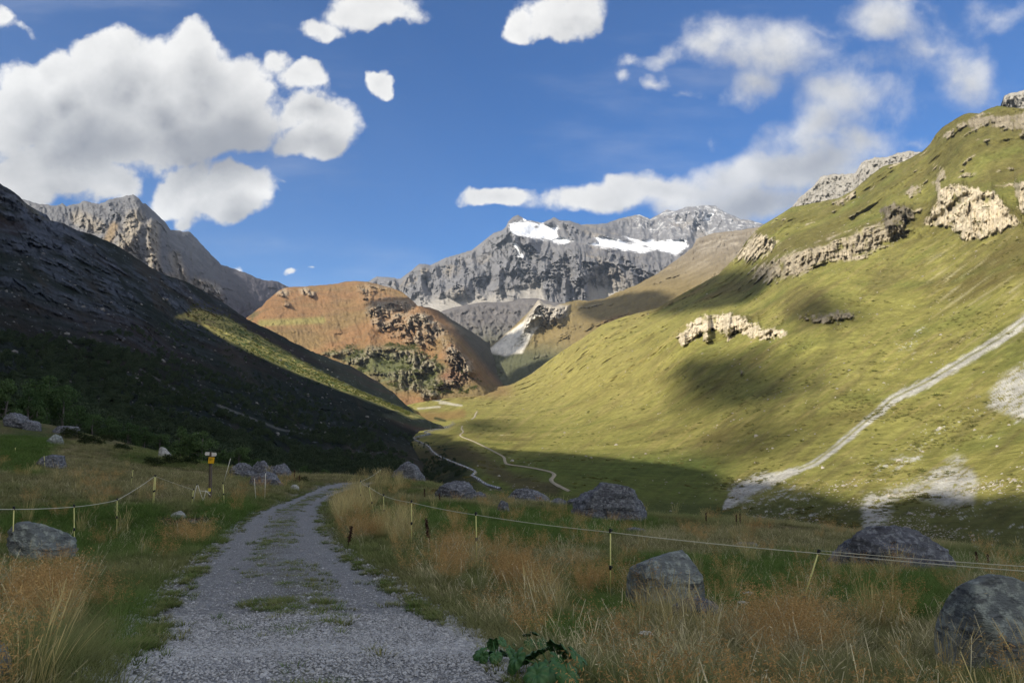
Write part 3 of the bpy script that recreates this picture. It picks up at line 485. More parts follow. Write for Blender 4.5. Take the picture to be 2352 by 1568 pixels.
if (nr[100] * np.array([1, 1, 0])).sum() < 0: nr = -nr
C[:, 2] += 8 * fbm(C, 40, 4, .6)
rows = []
for s_ in np.r_[np.linspace(-1, 0, 24)[:-1], np.linspace(0, 1, 26)]:
    wd = 650 if s_ < 0 else 330
    q = C + nr * (s_ * wd); q[:, 2] = C[:, 2] * (1 - abs(s_) ** .85) - 20 * abs(s_); n_ = fbm(q, 90, 4, .6, True); q[:, 2] += 26 * (n_ - .3) * min(1, abs(s_) * 4); rows.append(q)
V = np.stack(rows); me = mesh_np('mountain', V, grid_faces(V.shape[0], V.shape[1])); colattr(me, np.ones(V.shape) * (.055,.058,.04))
tag(link('mountain', me, bpy.data.materials['left_slope_turf']), kind='structure')
# ======== unseen clouds above and behind the camera, placed for the shade they cast
vm = bpy.data.materials.new('cloud_vapour'); vm.use_nodes = True; t = NT(vm.node_tree); t.n.clear()
vo = t.new('ShaderNodeOutputMaterial'); vp = t.new('ShaderNodeVolumePrincipled', {'Color': (.95,.96,.98,1), 'Density': .03, 'Anisotropy': .3})
t.l.new(vp.outputs[0], vo.inputs['Volume'])
def cloud(px, py, D, rx, rt, ang, th, lab, t_=6500, seed=0):
    """a cloud that stands sunward of the place it shades; rx across the slope, rt along the second axis, metres"""
    ca, sa = math.cos(math.radians(ang)), math.sin(math.radians(ang)); u1 = e1 * ca + e2 * sa; u2 = e2 * ca - e1 * sa
    c0 = at(px, py, D) + S * t_
    import bmesh
    bm = bmesh.new(); bmesh.ops.create_icosphere(bm, subdivisions=5, radius=1.0)
    co = np.array([v.co[:] for v in bm.verts]); r = 1 + .35 * fbm(co + seed * 3.7, .9, 4, .55)
    q = co * r[:, None]
    rr = np.clip(co[:, :1] ** 2 + co[:, 1:2] ** 2, 0, 1); W = (u1[None] * q[:, :1] * rx + u2[None] * q[:, 1:2] * rt + S[None] * q[:, 2:3] * th * (1 - .93 * rr ** 2))
    for v, w_ in zip(bm.verts, W): v.co = w_
    me = bpy.data.meshes.new('cloud'); bm.to_mesh(me); bm.free()
    for p in me.polygons: p.use_smooth = True
    o = link('cloud', me, vm); o.location = c0; tag(o, lab, 'cloud', 'clouds over the near ridge'); return o
def fit(px, py, rx, ry, k=1.03):     # the cloud cross-section, seen from the sun, that shades a patch of this extent
    a_ = np.linspace(0, 2 * math.pi, 40)[:-1]; Q = LR.sample(px + rx * np.cos(a_), py + ry * np.sin(a_)); A = np.stack([Q @ e1, Q @ e2], -1); ev, vec = np.linalg.eigh(np.cov(A.T)); r_ = np.sqrt(2 * ev) * k
    c0 = LR.sample(np.array([px * 1.0]), np.array([py * 1.0]))[0]; return float(c0[1]), float(max(r_[1], 20)), float(max(r_[0], 20)), math.degrees(math.atan2(vec[1, 1], vec[0, 1]))
for i, (px, py, rx, ry, th, lb) in enumerate(SLOPE_CLOUDS): D_, ra, rb, an = fit(px, py, rx, ry); print('cloud', px, py, round(D_), round(ra), round(rb), round(an)); cloud(px, py, D_, ra, rb, an, th, lb, seed=i)
for i, q_ in enumerate(SHADE_CLOUDS): cloud(*q_, seed=i + 9)
# ======== sky and sun
w = bpy.data.worlds.new('World'); scene.world = w; w.use_nodes = True; t = NT(w.node_tree); t.n.clear()
out = t.new('ShaderNodeOutputWorld'); bg = t.new('ShaderNodeBackground', {'Strength': SKY_STR}); t.l.new(bg.outputs[0], out.inputs[0])
sky = t.new('ShaderNodeTexSky', sky_type='NISHITA', sun_disc=False, sun_elevation=SUN_EL, sun_rotation=SUN_AZ % (2 * math.pi), altitude=2000.0, air_density=1.0, dust_density=0.6, ozone_density=2.5)
hs = t.new('ShaderNodeHueSaturation', {'Hue': .5, 'Saturation': SKY_SAT, 'Value': 1.0, 'Color': sky.outputs[0]})
gm = t.new('ShaderNodeVectorMath', {0: hs.outputs[0], 1: SKY_TINT}, operation='MULTIPLY').outputs[0]
tc = t.new('ShaderNodeTexCoord').outputs['Generated']
vr = t.new('ShaderNodeVectorRotate', {'Vector': tc, 'Axis': (1, 0, 0), 'Angle': -PITCH}, rotation_type='AXIS_ANGLE')  # a plane of view up the valley
sx = t.new('ShaderNodeSeparateXYZ', {0: vr.outputs[0]})
yc = t.m('MAXIMUM', sx.outputs[1], .12)
uu = t.m('DIVIDE', sx.outputs[0], yc); vv = t.m('DIVIDE', sx.outputs[2], yc)
uv = t.new('ShaderNodeCombineXYZ', {0: uu, 1: vv, 2: 0.0}).outputs[0]
# warp
def group_density():
    g = bpy.data.node_groups.new('cloud_cover', 'ShaderNodeTree')
    g.interface.new_socket('Vector', in_out='INPUT', socket_type='NodeSocketVector'); g.interface.new_socket('Value', in_out='OUTPUT', socket_type='NodeSocketFloat')
    q = NT(g); gi = q.new('NodeGroupInput'); go = q.new('NodeGroupOutput')
    nz = q.new('ShaderNodeTexNoise', {'Vector': gi.outputs[0], 'Scale': 7.0, 'Detail': 5.0, 'Roughness': .55})
    off = q.new('ShaderNodeVectorMath', {0: nz.outputs['Color'], 1: (.5, .5, .5)}, operation='SUBTRACT').outputs[0]
    wv = q.new('ShaderNodeVectorMath', {0: off, 1: (.12, .12, 0), 2: gi.outputs[0]}, operation='MULTIPLY_ADD').outputs[0]
    acc = None
    for (x, y, rx, ry, rot_, wt) in SKYC:
        mp = q.new('ShaderNodeMapping', {'Vector': wv, 'Location': ((x - 1176) / F, (784 - y) / F, 0), 'Rotation': (0, 0, math.radians(rot_)), 'Scale': (rx * 1.5 / F, ry * 1.5 / F, 1)}, vector_type='TEXTURE')
        gr = q.new('ShaderNodeTexGradient', {'Vector': mp.outputs[0]}, gradient_type='SPHERICAL').outputs[1]
        v = q.m('MULTIPLY', gr, wt); acc = v if acc is None else q.m('SMOOTH_MAX', acc, v, .18)
    q.l.new(acc, go.inputs[0]); return g
gd = group_density()
def dens(v):
    n = t.new('ShaderNodeGroup', {0: v}); return n
G1 = t.n.new('ShaderNodeGroup'); G1.node_tree = gd; t.l.new(uv, G1.inputs[0])
uo = t.new('ShaderNodeVectorMath', {0: uv, 1: (-.015, .045, 0)}, operation='ADD').outputs[0]
G2 = t.n.new('ShaderNodeGroup'); G2.node_tree = gd; t.l.new(uo, G2.inputs[0])
nb_ = t.new('ShaderNodeTexNoise', {'Vector': uv, 'Scale': 11.0, 'Detail': 9.0, 'Roughness': .64, 'Distortion': .3}).outputs[0]
vb_ = t.new('ShaderNodeTexVoronoi', {'Vector': uv, 'Scale': 22.0, 'Detail': 3.0, 'Roughness': .6, 'Lacunarity': 2.3}, normalize=True).outputs['Distance']
nc_ = t.new('ShaderNodeTexNoise', {'Vector': uo, 'Scale': 11.0, 'Detail': 6.0, 'Roughness': .6, 'Distortion': .25}).outputs[0]
edge_n = t.m('ADD', t.m('MULTIPLY', t.m('SUBTRACT', .38, vb_), .42), t.m('MULTIPLY', t.m('SUBTRACT', nb_, .5), .95)); d1 = t.m('ADD', G1.outputs[0], t.m('MULTIPLY', edge_n, t.m('MULTIPLY', G1.outputs[0], 3.0, clamp=True)))
d2 = t.m('ADD', G2.outputs[0], t.m('MULTIPLY', t.m('SUBTRACT', nc_, .5), 1.1))
rgt = t.ss(uu, .05, .3)
alpha = t.m('MULTIPLY', t.ss(d1, .22, t.m('ADD', .50, t.m('MULTIPLY', rgt, .50))), t.m('SUBTRACT', 1.0, t.m('MULTIPLY', rgt, .08)))
cir = t.new('ShaderNodeTexNoise', {'Vector': t.new('ShaderNodeMapping', {'Vector': uv, 'Rotation': (0, 0, .6), 'Scale': (1.2, 5, 1)}).outputs[0], 'Scale': 2.2, 'Detail': 6.0, 'Roughness': .55}).outputs[0]
alpha = t.m('MAXIMUM', alpha, t.m('MULTIPLY', t.ss(cir, .5, .85), .22))
lit = t.new('ShaderNodeMapRange', {0: t.m('ADD', t.m('ADD', d2, t.m('MULTIPLY', vb_, .5)), t.m('MULTIPLY', G1.outputs[0], .5)), 1: 2.0, 2: .3}).outputs[0]
shd = None
for (x, y, rx, ry, wt) in SHADE:
    mp = t.new('ShaderNodeMapping', {'Vector': uv, 'Location': ((x - 1176) / F, (784 - y) / F, 0), 'Scale': (rx / F, ry / F, 1)}, vector_type='TEXTURE')
    v = t.m('MULTIPLY', t.ss(t.new('ShaderNodeTexGradient', {'Vector': mp.outputs[0]}, gradient_type='SPHERICAL').outputs[1], 0.0, .8), wt); shd = v if shd is None else t.m('MAXIMUM', shd, v)
lit = t.m('MULTIPLY', lit, t.m('SUBTRACT', 1.0, shd))
ccol = t.mix(lit, CLOUD_DK, CLOUD_LT)
front = t.ss(sx.outputs[1], .1, .3)
# unseen brighter clouds over the rest of the sky, added as fill light
nf = t.new('ShaderNodeTexNoise', {'Vector': tc, 'Scale': 2.6, 'Detail': 7.0, 'Roughness': .6}).outputs[0]
aall = t.m('MULTIPLY', t.ss(nf, .40, .54), t.m('SUBTRACT', 1.0, front))
alpha = t.m('ADD', t.m('MULTIPLY', alpha, front), aall, clamp=True)
ccol = t.mix(front, CLOUD_BACK, ccol); t.l.new(t.mix(alpha, gm, ccol), bg.inputs[0])
w.cycles.sampling_method = 'MANUAL'; w.cycles.sample_map_resolution = 512
sd = bpy.data.lights.new('sun', 'SUN'); so = bpy.data.objects.new('sun', sd); scene.collection.objects.link(so)
sd.energy = SUN_E; sd.angle = math.radians(.5); sd.color = (1.0, .90, .74)
from mathutils import Vector
so.rotation_euler = Vector(S.tolist()).to_track_quat('Z', 'Y').to_euler()
vs = scene.view_settings; vs.view_transform = 'Standard'; vs.look = 'None'; vs.gamma = 1; vs.use_curve_mapping = False; vs.exposure = EXPO
cy = scene.cycles; cy.use_denoising = True; cy.max_bounces = 5; cy.diffuse_bounces = 3; cy.glossy_bounces = 2; cy.transparent_max_bounces = 12; cy.volume_bounces = 0; cy.caustics_reflective = False; cy.caustics_refractive = False
cy.use_adaptive_sampling = True; cy.adaptive_threshold = .015
print('terrain and sky built', round(time.time() - T0, 1))

# ======== the air of the valley
hm = bpy.data.materials.new('valley_air'); hm.use_nodes = True; t = NT(hm.node_tree); t.n.clear()
ho = t.new('ShaderNodeOutputMaterial'); hp = t.new('ShaderNodeVolumePrincipled', {'Color': (.66,.80,1.0,1), 'Density': HAZE, 'Anisotropy': .2}); t.l.new(hp.outputs[0], ho.inputs['Volume'])
x0, x1, y0, y1, z0, z1 = -4600, 4200, -2200, 14600, -70, 2950
V = np.array([(x, y, z) for z in (z0, z1) for y in (y0, y1) for x in (x0, x1)], float)
if HAZE > 0: tag(link('haze', mesh_np('haze', V, np.array([(0,2,3,1),(4,5,7,6),(0,1,5,4),(2,6,7,3),(0,4,6,2),(1,3,7,5)]), False), hm), kind='stuff')
for o in scene.objects:
    if o.type == 'MESH' and o.name.split('.')[0] in ('mountain', 'hill', 'hillside', 'valley_slope', 'cloud') and len(o.data.vertices): 
        zz = np.empty(len(o.data.vertices) * 3, np.float32); o.data.vertices.foreach_get('co', zz); zz = zz.reshape(-1, 3) + np.array(o.location); print('extent', o.name, zz.min(0).round(), zz.max(0).round())
# ======== the meadow in the foreground
GC = [(0,1568,3.8),(0,1440,7.0),(30,1305,12.5),(170,1285,14.5),(268,1245,18.5),(352,1168,25),(475,1157,29),(0,1180,20),(0,1080,34),(150,1100,32),(0,1000,62),(0,968,78),(100,975,76),(200,1000,74),(330,1033,68),(450,1062,64),(560,1098,52),(640,1094,54),(720,1092,56),(820,1096,55),(900,1103,52),(1000,1122,50),(1100,1145,48),(1170,1155,47),(1300,1172,43),(1500,1187,43),(1700,1192,49),(1900,1217,49),(2100,1238,49),(2352,1275,49),(2500,1290,49),
 (740,1568,4.8),(640,1400,8.2),(620,1250,17),(690,1160,34),(760,1118,47),(1180,1568,4.85),(900,1400,8.3),(750,1250,17),(300,1500,5.6),(380,1380,8.8),(500,1250,16.5),(440,1210,21),
 (1400,1392,10.7),(1640,1412,9.7),(1838,1402,9.9),(1300,1500,6.6),(1600,1568,5.5),(2352,1568,6.0),(2200,1500,7.6),(2352,1400,10.5),(2000,1310,18),(2200,1325,17),(2352,1330,17),(1500,1300,17),(1100,1250,18),(944,1245,18),(1500,1210,35),(1300,1185,37),(1000,1160,33),(1800,1240,30),(2100,1268,30),(1050,1350,10.5),(900,1290,13.5)]
rim = [(0,968,78),(200,1000,74),(450,1062,64),(640,1094,54),(820,1096,55),(1000,1122,50),(1300,1172,43),(1500,1187,43),(1900,1217,49),(2352,1275,49),(2500,1290,49)]
GC += [(x, y + 22, d * 1.35) for x, y, d in rim] + [(x, y + 50, d * 1.9) for x, y, d in rim]
gp = np.array(GC, float); gq = at(gp[:, 0], gp[:, 1], gp[:, 2])
ext = [(-1.5, 2, .15), (-1.5, 12, 1.0), (-1.5, 60, 8), (1.5, 2, -.1), (1.5, 12, -1.2), (1.5, 60, -10), (0, 1.0, -.03), (0, 2.6, -.06), (-.7, 2.2, .05), (.7, 2.2, -.1), (-1, 8, .3), (1, 8, -.9)]
TH = np.r_[np.arctan2(gq[:, 0], gq[:, 1]), [e[0] for e in ext]]; RR_ = np.r_[np.hypot(gq[:, 0], gq[:, 1]), [e[1] for e in ext]]; ZZ = np.r_[gq[:, 2], [e[2] for e in ext]]
gt = TPS(np.c_[TH * 2, np.log(RR_)], ZZ / RR_, .003)
pairs = [(255,1195,4.8,1568),(292,1100,6.15,1489),(340,990,7.95,1413),(405,905,10.6,1345),(478,790,15.4,1268),(540,744,22,1213),(605,742,31,1168),(668,760,39,1146),(706,800,45,1130),(735,850,49,1118),(765,900,52,1110)]
def gbase(x, y):
    r = np.maximum(np.hypot(x, y), .7); return r * gt(np.arctan2(x, y) * 2, np.log(r))
def proj(x, y, z):
    dy = y * cs_ + (z - EYE) * sn_; dz = (z - EYE) * cs_ - y * sn_
    return 1176 + F * x / np.maximum(dy, .1), 784 - F * dz / np.maximum(dy, .1)
def hit(px, py):
    ds = np.exp(np.linspace(math.log(3), math.log(60), 600)); xs = float(ray(px, 1300)[0]) * ds; _, yy = proj(xs, ds, gbase(xs, ds)); k = np.where(yy < py)[0]; D = ds[max(k[0] - 1, 0)] if len(k) else ds[np.argmin(yy)]
    return [float(ray(px, py)[0]) * D, D]
LE = np.array([hit(p[0], p[3]) for p in pairs]); RE = np.array([hit(p[1], p[3]) for p in pairs]); print('road', LE.round(1).tolist(), RE.round(1).tolist())
LE = np.vstack([LE[0] + (LE[0] - LE[1]) * 5 + [.8, 0], LE]); RE = np.vstack([RE[0] + (RE[0] - RE[1]) * 5 + [-.2, 0], RE])
road_poly = [tuple(q) for q in LE] + [tuple(q) for q in RE[::-1]]
def road_sd(x, y): return poly_sd(x, y, road_poly)          # metres, > 0 on the track
def gbase(x, y):
    r = np.maximum(np.hypot(x, y), .7); return r * gt(np.arctan2(x, y) * 2, np.log(r))
def ground_z(x, y):
    x = np.asarray(x, float); y = np.asarray(y, float); z = gbase(x, y); r = np.hypot(x, y); P = np.stack([x, y, 0 * x], -1)
    off = sstep(.15, -1.0, road_sd(x, y))
    z = z + off * (.10 * fbm(P, 2.6, 3) + .035 * fbm(P, .6, 3) + .04 + sstep(12, 35, r) * .38 * fbm(P, 9, 3, seed=2))
    z = z + (1 - off) * (.012 * fbm(P, .9, 3))
    return z
def proj(x, y, z):
    """where a world point stands in the picture plane"""
    dy = y * cs_ + (z - EYE) * sn_; dz = (z - EYE) * cs_ - y * sn_
    return 1176 + F * x / np.maximum(dy, .1), 784 - F * dz / np.maximum(dy, .1)
def blob(px, py, lst):
    m = 0 * px
    for (x, y, rx, ry) in lst: m = np.maximum(m, np.exp(-((px - x) / rx) ** 2 - ((py - y) / ry) ** 2))
    return m
GREEN = [(1700,1350,230,45),(1250,1215,180,28),(1000,1185,90,20),(230,1215,150,40),(520,1190,60,24),(1400,1370,60,50),(330,1480,70,60),(2100,1390,100,40),(1300,1470,60,30),(60,1040,50,40),(150,1210,120,30),(1120,1215,60,20),(560,1060,80,12)]
STRAW = [(300,1110,260,34),(1900,1235,500,26),(1500,1260,120,20),(2250,1400,120,60),(700,1098,120,14),(1150,1150,200,22),(2000,1480,400,50),(150,1060,120,30),(1300,1290,100,18)]
RUSSET = [(820,1235,50,34),(1080,1290,95,42),(1290,1370,95,40),(1850,1490,120,40),(1180,1330,50,36),(1640,1550,110,24),(430,1245,55,22),(130,1420,80,60),(650,1120,36,12),(1740,1500,60,30),(1000,1350,46,30)]
OCHRE = [(812,1155,52,44),(870,1120,70,26),(905,1235,55,34),(780,1190,24,30),(1500,1490,80,60),(130,1440,60,50),(1250,1420,60,30)]
def cover(x, y):
    """how green, how straw, how russet the sward is at a place"""
    P = np.stack([x, y, 0 * x], -1); r = np.hypot(x, y); n = fbm(P, 3.5, 4, .6, seed=1); n2 = fbm(P, 1.1, 3, .6, seed=7) ; n3 = fbm(P, 11, 3, .6, seed=9)
    px, py = proj(x, y, gbase(x, y))
    g = sstep(-.3, .45, .45 * n + .25 * n2 + 1.7 * blob(px, py, GREEN) - .55 * blob(px, py, STRAW) + .3 * n3 + .02)
    ru = sstep(.35, .75, blob(px, py, RUSSET) + .25 * n2)
    oc = sstep(.35, .75, blob(px, py, OCHRE) + .25 * n2)
    return g, ru, oc, n, n2
# ground sheet
nr_, nt_ = 560, 760
rr = np.exp(np.linspace(math.log(.6), math.log(150), nr_)); tt = np.concatenate([np.linspace(-1.75, -.68, 60)[:-1], np.linspace(-.68, .68, nt_ - 118), np.linspace(.68, 1.75, 60)[1:]])
X = rr[:, None] * np.sin(tt)[None]; Y = rr[:, None] * np.cos(tt)[None]; Z = ground_z(X, Y)
g_, ru_, oc_, n_, n2_ = cover(X, Y); P = np.stack([X, Y, Z], -1); sdr = road_sd(X, Y)
c = np.ones(P.shape) * np.array((.125,.105,.055)); c = mixc(c, (.045,.066,.022), g_ * .9); c = mixc(c, (.10,.06,.032), ru_ * .8); c = mixc(c, (.055,.042,.028), sstep(.15, .5, fbm(P, .8, 4, .6, seed=3)) * .7)
px_, py_ = proj(X, Y, Z)
bank = blob(px_, py_, [(420,1205,75,22)]); c = mixc(c, (.05,.036,.028), sstep(.3, .6, bank + .3 * n2_) * .9)
c = mixc(c, (.26,.26,.25), sstep(-.45, .15, sdr + .5 * n2_ + .35 * n_) * .9); c = c * (1 + .3 * fbm(P, .25, 3, .6))[..., None]
me = mesh_np('ground', P, grid_faces(nr_, len(tt))); colattr(me, c)
tag(link('ground', me, terrain_mat('meadow_soil', .35, .05, .06, .5, .5)), kind='structure')
# gravel track
n_al, n_ac = 900, 70
al_ = np.linspace(0, 1, n_al) ** 1.0; k = np.arange(len(LE)); kk = np.concatenate([np.linspace(0, 1, 120)[:-1], np.linspace(1, len(LE) - 1, n_al - 119)])
def cr_(A, s):
    q = np.pad(A, ((1, 1), (0, 0)), 'edge'); i = np.minimum(s.astype(int), len(A) - 2); f = (s - i)[:, None]; a, b_, c_, d_ = q[i], q[i + 1], q[i + 2], q[i + 3]
    return .5 * (2 * b_ + (c_ - a) * f + (2 * a - 5 * b_ + 4 * c_ - d_) * f ** 2 + (3 * b_ - a - 3 * c_ + d_) * f ** 3)
A = cr_(LE, kk); B = cr_(RE, kk); w_ = np.linspace(-.0, 1.0, n_ac)
XY = A[:, None] * (1 - w_)[None, :, None] + B[:, None] * w_[None, :, None]
ed = np.minimum(w_, 1 - w_)[None]; wob = fbm(np.stack([XY[..., 0], XY[..., 1], 0 * XY[..., 0]], -1), .7, 4, .6, seed=4)
X, Y = XY[..., 0], XY[..., 1]; P = np.stack([X, Y, 0 * X], -1)
rut = .03 * np.exp(-((w_ - .5) / .16) ** 2)[None] + .012 * fbm(P, .35, 3)
drop = sstep(.075, .0, ed + .05 * wob)
Z = ground_z(X, Y) + .022 + rut - drop * .12
road_top = Z
c = np.ones(P.shape) * np.array((.258,.268,.268)); c = c * (1 + .16 * fbm(P, 1.6, 4, .6) + .22 * fbm(P, .09, 3, .6))[..., None]
mid = np.exp(-((w_[None] - .5 + .05 * wob) / .15) ** 2) * sstep(-.35, .35, fbm(P, 1.2, 4, .6, seed=6) + .15)
c = mixc(c, (.15,.15,.125), mid * .75); c = mixc(c, (.17,.165,.14), sstep(.12, .0, ed + .06 * wob) * .7); c = mixc(c, (.27,.27,.28), np.exp(-((ed - .27) / .1) ** 2) * .4)
me = mesh_np('gravel_road', np.stack([X, Y, Z], -1), grid_faces(n_al, n_ac)); colattr(me, c)
m, t, b = new_mat('track_gravel', .85, .25)
col = t.new('ShaderNodeAttribute', attribute_name='Col').outputs['Color']; geo = t.new('ShaderNodeNewGeometry').outputs['Position']
vo1 = t.new('ShaderNodeTexVoronoi', {'Vector': geo, 'Scale': 42.0, 'Randomness': 1.0}); vo2 = t.new('ShaderNodeTexVoronoi', {'Vector': geo, 'Scale': 95.0})
bw = t.new('ShaderNodeRGBToBW', {0: vo1.outputs['Color']}).outputs[0]; bw2 = t.new('ShaderNodeRGBToBW', {0: vo2.outputs['Color']}).outputs[0]
f = t.m('ADD', t.m('ADD', .45, t.m('MULTIPLY', bw, .65)), t.m('MULTIPLY', bw2, .45))
f = t.m('MULTIPLY', f, t.m('SUBTRACT', 1.12, t.m('MULTIPLY', vo1.outputs['Distance'], .55)))
t.l.new(t.new('ShaderNodeVectorMath', {0: col, 'Scale': f}, operation='SCALE').outputs[0], b.inputs['Base Color'])
hh = t.m('ADD', t.m('MULTIPLY', vo1.outputs['Distance'], -1.0), t.m('MULTIPLY', vo2.outputs['Distance'], -.5))
t.l.new(t.new('ShaderNodeBump', {'Strength': 1.0, 'Distance': .02, 'Height': hh}).outputs[0], b.inputs['Normal'])
tag(link('gravel_road', me, m), kind='structure')
# ---------------------------------------------------------------- scattering helper: instances on points, for stuff only
def stuff(name, mesh_variants, mat, pts, yaw, scl, tint, lean=None, label=None):
    n = len(pts); coll = bpy.data.collections.new(name + '_kinds')
    for i, me in enumerate(mesh_variants):
        if not me.materials: me.materials.append(mat)
        coll.objects.link(bpy.data.objects.new(name + '_kind', me))
    pm_ = bpy.data.meshes.new(name); pm_.vertices.add(n); pm_.vertices.foreach_set('co', np.ascontiguousarray(pts, np.float32).ravel())
    rot_ = np.zeros((n, 3), np.float32); rot_[:, 2] = yaw
    if lean is not None: rot_[:, :2] = lean
    pm_.attributes.new('rot', 'FLOAT_VECTOR', 'POINT').data.foreach_set('vector', rot_.ravel())
    fattr(pm_, 'scl', scl); fattr(pm_, 'tint', tint)
    pm_.attributes.new('pick', 'INT', 'POINT').data.foreach_set('value', rng.integers(0, len(mesh_variants), n).astype(np.int32))
    o = link(name, pm_); g = bpy.data.node_groups.new(name, 'GeometryNodeTree')
    g.interface.new_socket('Geometry', in_out='INPUT', socket_type='NodeSocketGeometry'); g.interface.new_socket('Geometry', in_out='OUTPUT', socket_type='NodeSocketGeometry')
    q = NT(g); gi = q.new('NodeGroupInput'); go = q.new('NodeGroupOutput')
    ci = q.new('GeometryNodeCollectionInfo', transform_space='ORIGINAL'); ci.inputs['Collection'].default_value = coll; ci.inputs['Separate Children'].default_value = True; ci.inputs['Reset Children'].default_value = True
    na = lambda nm, ty: q.new('GeometryNodeInputNamedAttribute', {'Name': nm}, data_type=ty).outputs[0]
    ip = q.new('GeometryNodeInstanceOnPoints'); q.l.new(gi.outputs[0], ip.inputs['Points']); q.l.new(ci.outputs[0], ip.inputs['Instance']); ip.inputs['Pick Instance'].default_value = True
    q.l.new(na('pick', 'INT'), ip.inputs['Instance Index']); q.l.new(na('scl', 'FLOAT'), ip.inputs['Scale'])
    er = q.new('FunctionNodeEulerToRotation'); q.l.new(na('rot', 'FLOAT_VECTOR'), er.inputs[0]); q.l.new(er.outputs[0], ip.inputs['Rotation'])
    q.l.new(ip.outputs[0], go.inputs[0]); md = o.modifiers.new('scatter', 'NODES'); md.node_group = g
    return tag(o, kind='stuff', label=label)
def blades(nb, h0, h1, w, rad, bend, seed, heads=0, seg_=4, head_w=.006, fluff=0, cone=.5):
    """one tuft: curved tapering blades; heads = share that carries a seed head; fluff = specks of a panicle"""
    r = np.random.default_rng(seed); V = []; Fc = []; U = []
    for i in range(nb):
        a = r.uniform(0, 6.283); d = rad * math.sqrt(r.random()); bx, by = d * math.cos(a), d * math.sin(a); h = r.uniform(h0, h1); az = a + r.normal(0, .7)
        ln = r.uniform(.2, 1) * bend * h + cone * d; dx, dy = math.cos(az), math.sin(az); sx, sy = -dy, dx; ww = w * r.uniform(.7, 1.3); b0 = len(V); tip = r.random() < heads
        for k in range(seg_ + 1):
            t_ = k / seg_; o_ = ln * t_ ** 1.8; z = h * (t_ - .12 * bend * t_ ** 3); W = ww * (1 - .85 * t_)
            if tip and t_ > .72: W = head_w * (.6 if t_ == 1 else 1)
            V += [(bx + dx * o_ - sx * W, by + dy * o_ - sy * W, z), (bx + dx * o_ + sx * W, by + dy * o_ + sy * W, z)]; U += [t_, t_]
        for k in range(seg_): Fc.append((b0 + 2 * k, b0 + 2 * k + 1, b0 + 2 * k + 3, b0 + 2 * k + 2))
        for k in range(fluff):
            t_ = r.uniform(.5, 1.05); s = r.uniform(.0025, .006); q = np.array([bx + dx * ln * t_ ** 1.8, by + dy * ln * t_ ** 1.8, h * (t_ - .1 * bend * t_ ** 3)]) + r.normal(0, .016 * (1.25 - t_) * 2.2 + .004, 3)
            e = r.normal(0, 1, 3); e /= np.linalg.norm(e); f_ = np.cross(e, r.normal(0, 1, 3)); f_ /= np.linalg.norm(f_) + 1e-6; b1 = len(V)
            V += [tuple(q - e * s * 2.2), tuple(q - f_ * s * .5), tuple(q + e * s * 2.2), tuple(q + f_ * s * .5)]; U += [1.1] * 4; Fc.append((b1, b1 + 1, b1 + 2, b1 + 3))
    me = mesh_np('tuft', np.array(V), np.array(Fc)); fattr(me, 'up', np.array(U)); return me
def grass_mat(name, dark, light, tipc, alt, trans=.35):
    m = bpy.data.materials.new(name); m.use_nodes = True; t = NT(m.node_tree); t.n.clear(); out = t.new('ShaderNodeOutputMaterial')
    ti = t.new('ShaderNodeAttribute', attribute_name='tint', attribute_type='INSTANCER').outputs['Fac']; up = t.new('ShaderNodeAttribute', attribute_name='up').outputs['Fac']
    rn = t.new('ShaderNodeObjectInfo').outputs['Random']
    isl = t.new('ShaderNodeNewGeometry').outputs['Random Per Island']
    c = t.mix(ti, light, alt); c = t.mix(t.ss(up, .0, .45), dark, c); c = t.mix(t.ss(up, .6, 1.0), c, t.mix(.5, c, tipc))
    f = t.m('ADD', .62, t.m('ADD', t.m('MULTIPLY', rn, .35), t.m('MULTIPLY', isl, .45)))
    c = t.new('ShaderNodeVectorMath', {0: c, 'Scale': f}, operation='SCALE').outputs[0]
    d = t.new('ShaderNodeBsdfDiffuse', {0: c}); tr = t.new('ShaderNodeBsdfTranslucent', {0: c}); mx = t.new('ShaderNodeMixShader', {0: trans, 1: d.outputs[0], 2: tr.outputs[0]}); t.l.new(mx.outputs[0], out.inputs[0]); return m
def scatter(n, r0, r1, power=1.0, th=.66):
    u = rng.random(n); r = (r0 ** (2 - power) + u * (r1 ** (2 - power) - r0 ** (2 - power))) ** (1 / (2 - power)) if power != 2 else r0 * (r1 / r0) ** u
    a = rng.uniform(-th, th, n); return r * np.sin(a), r * np.cos(a), r
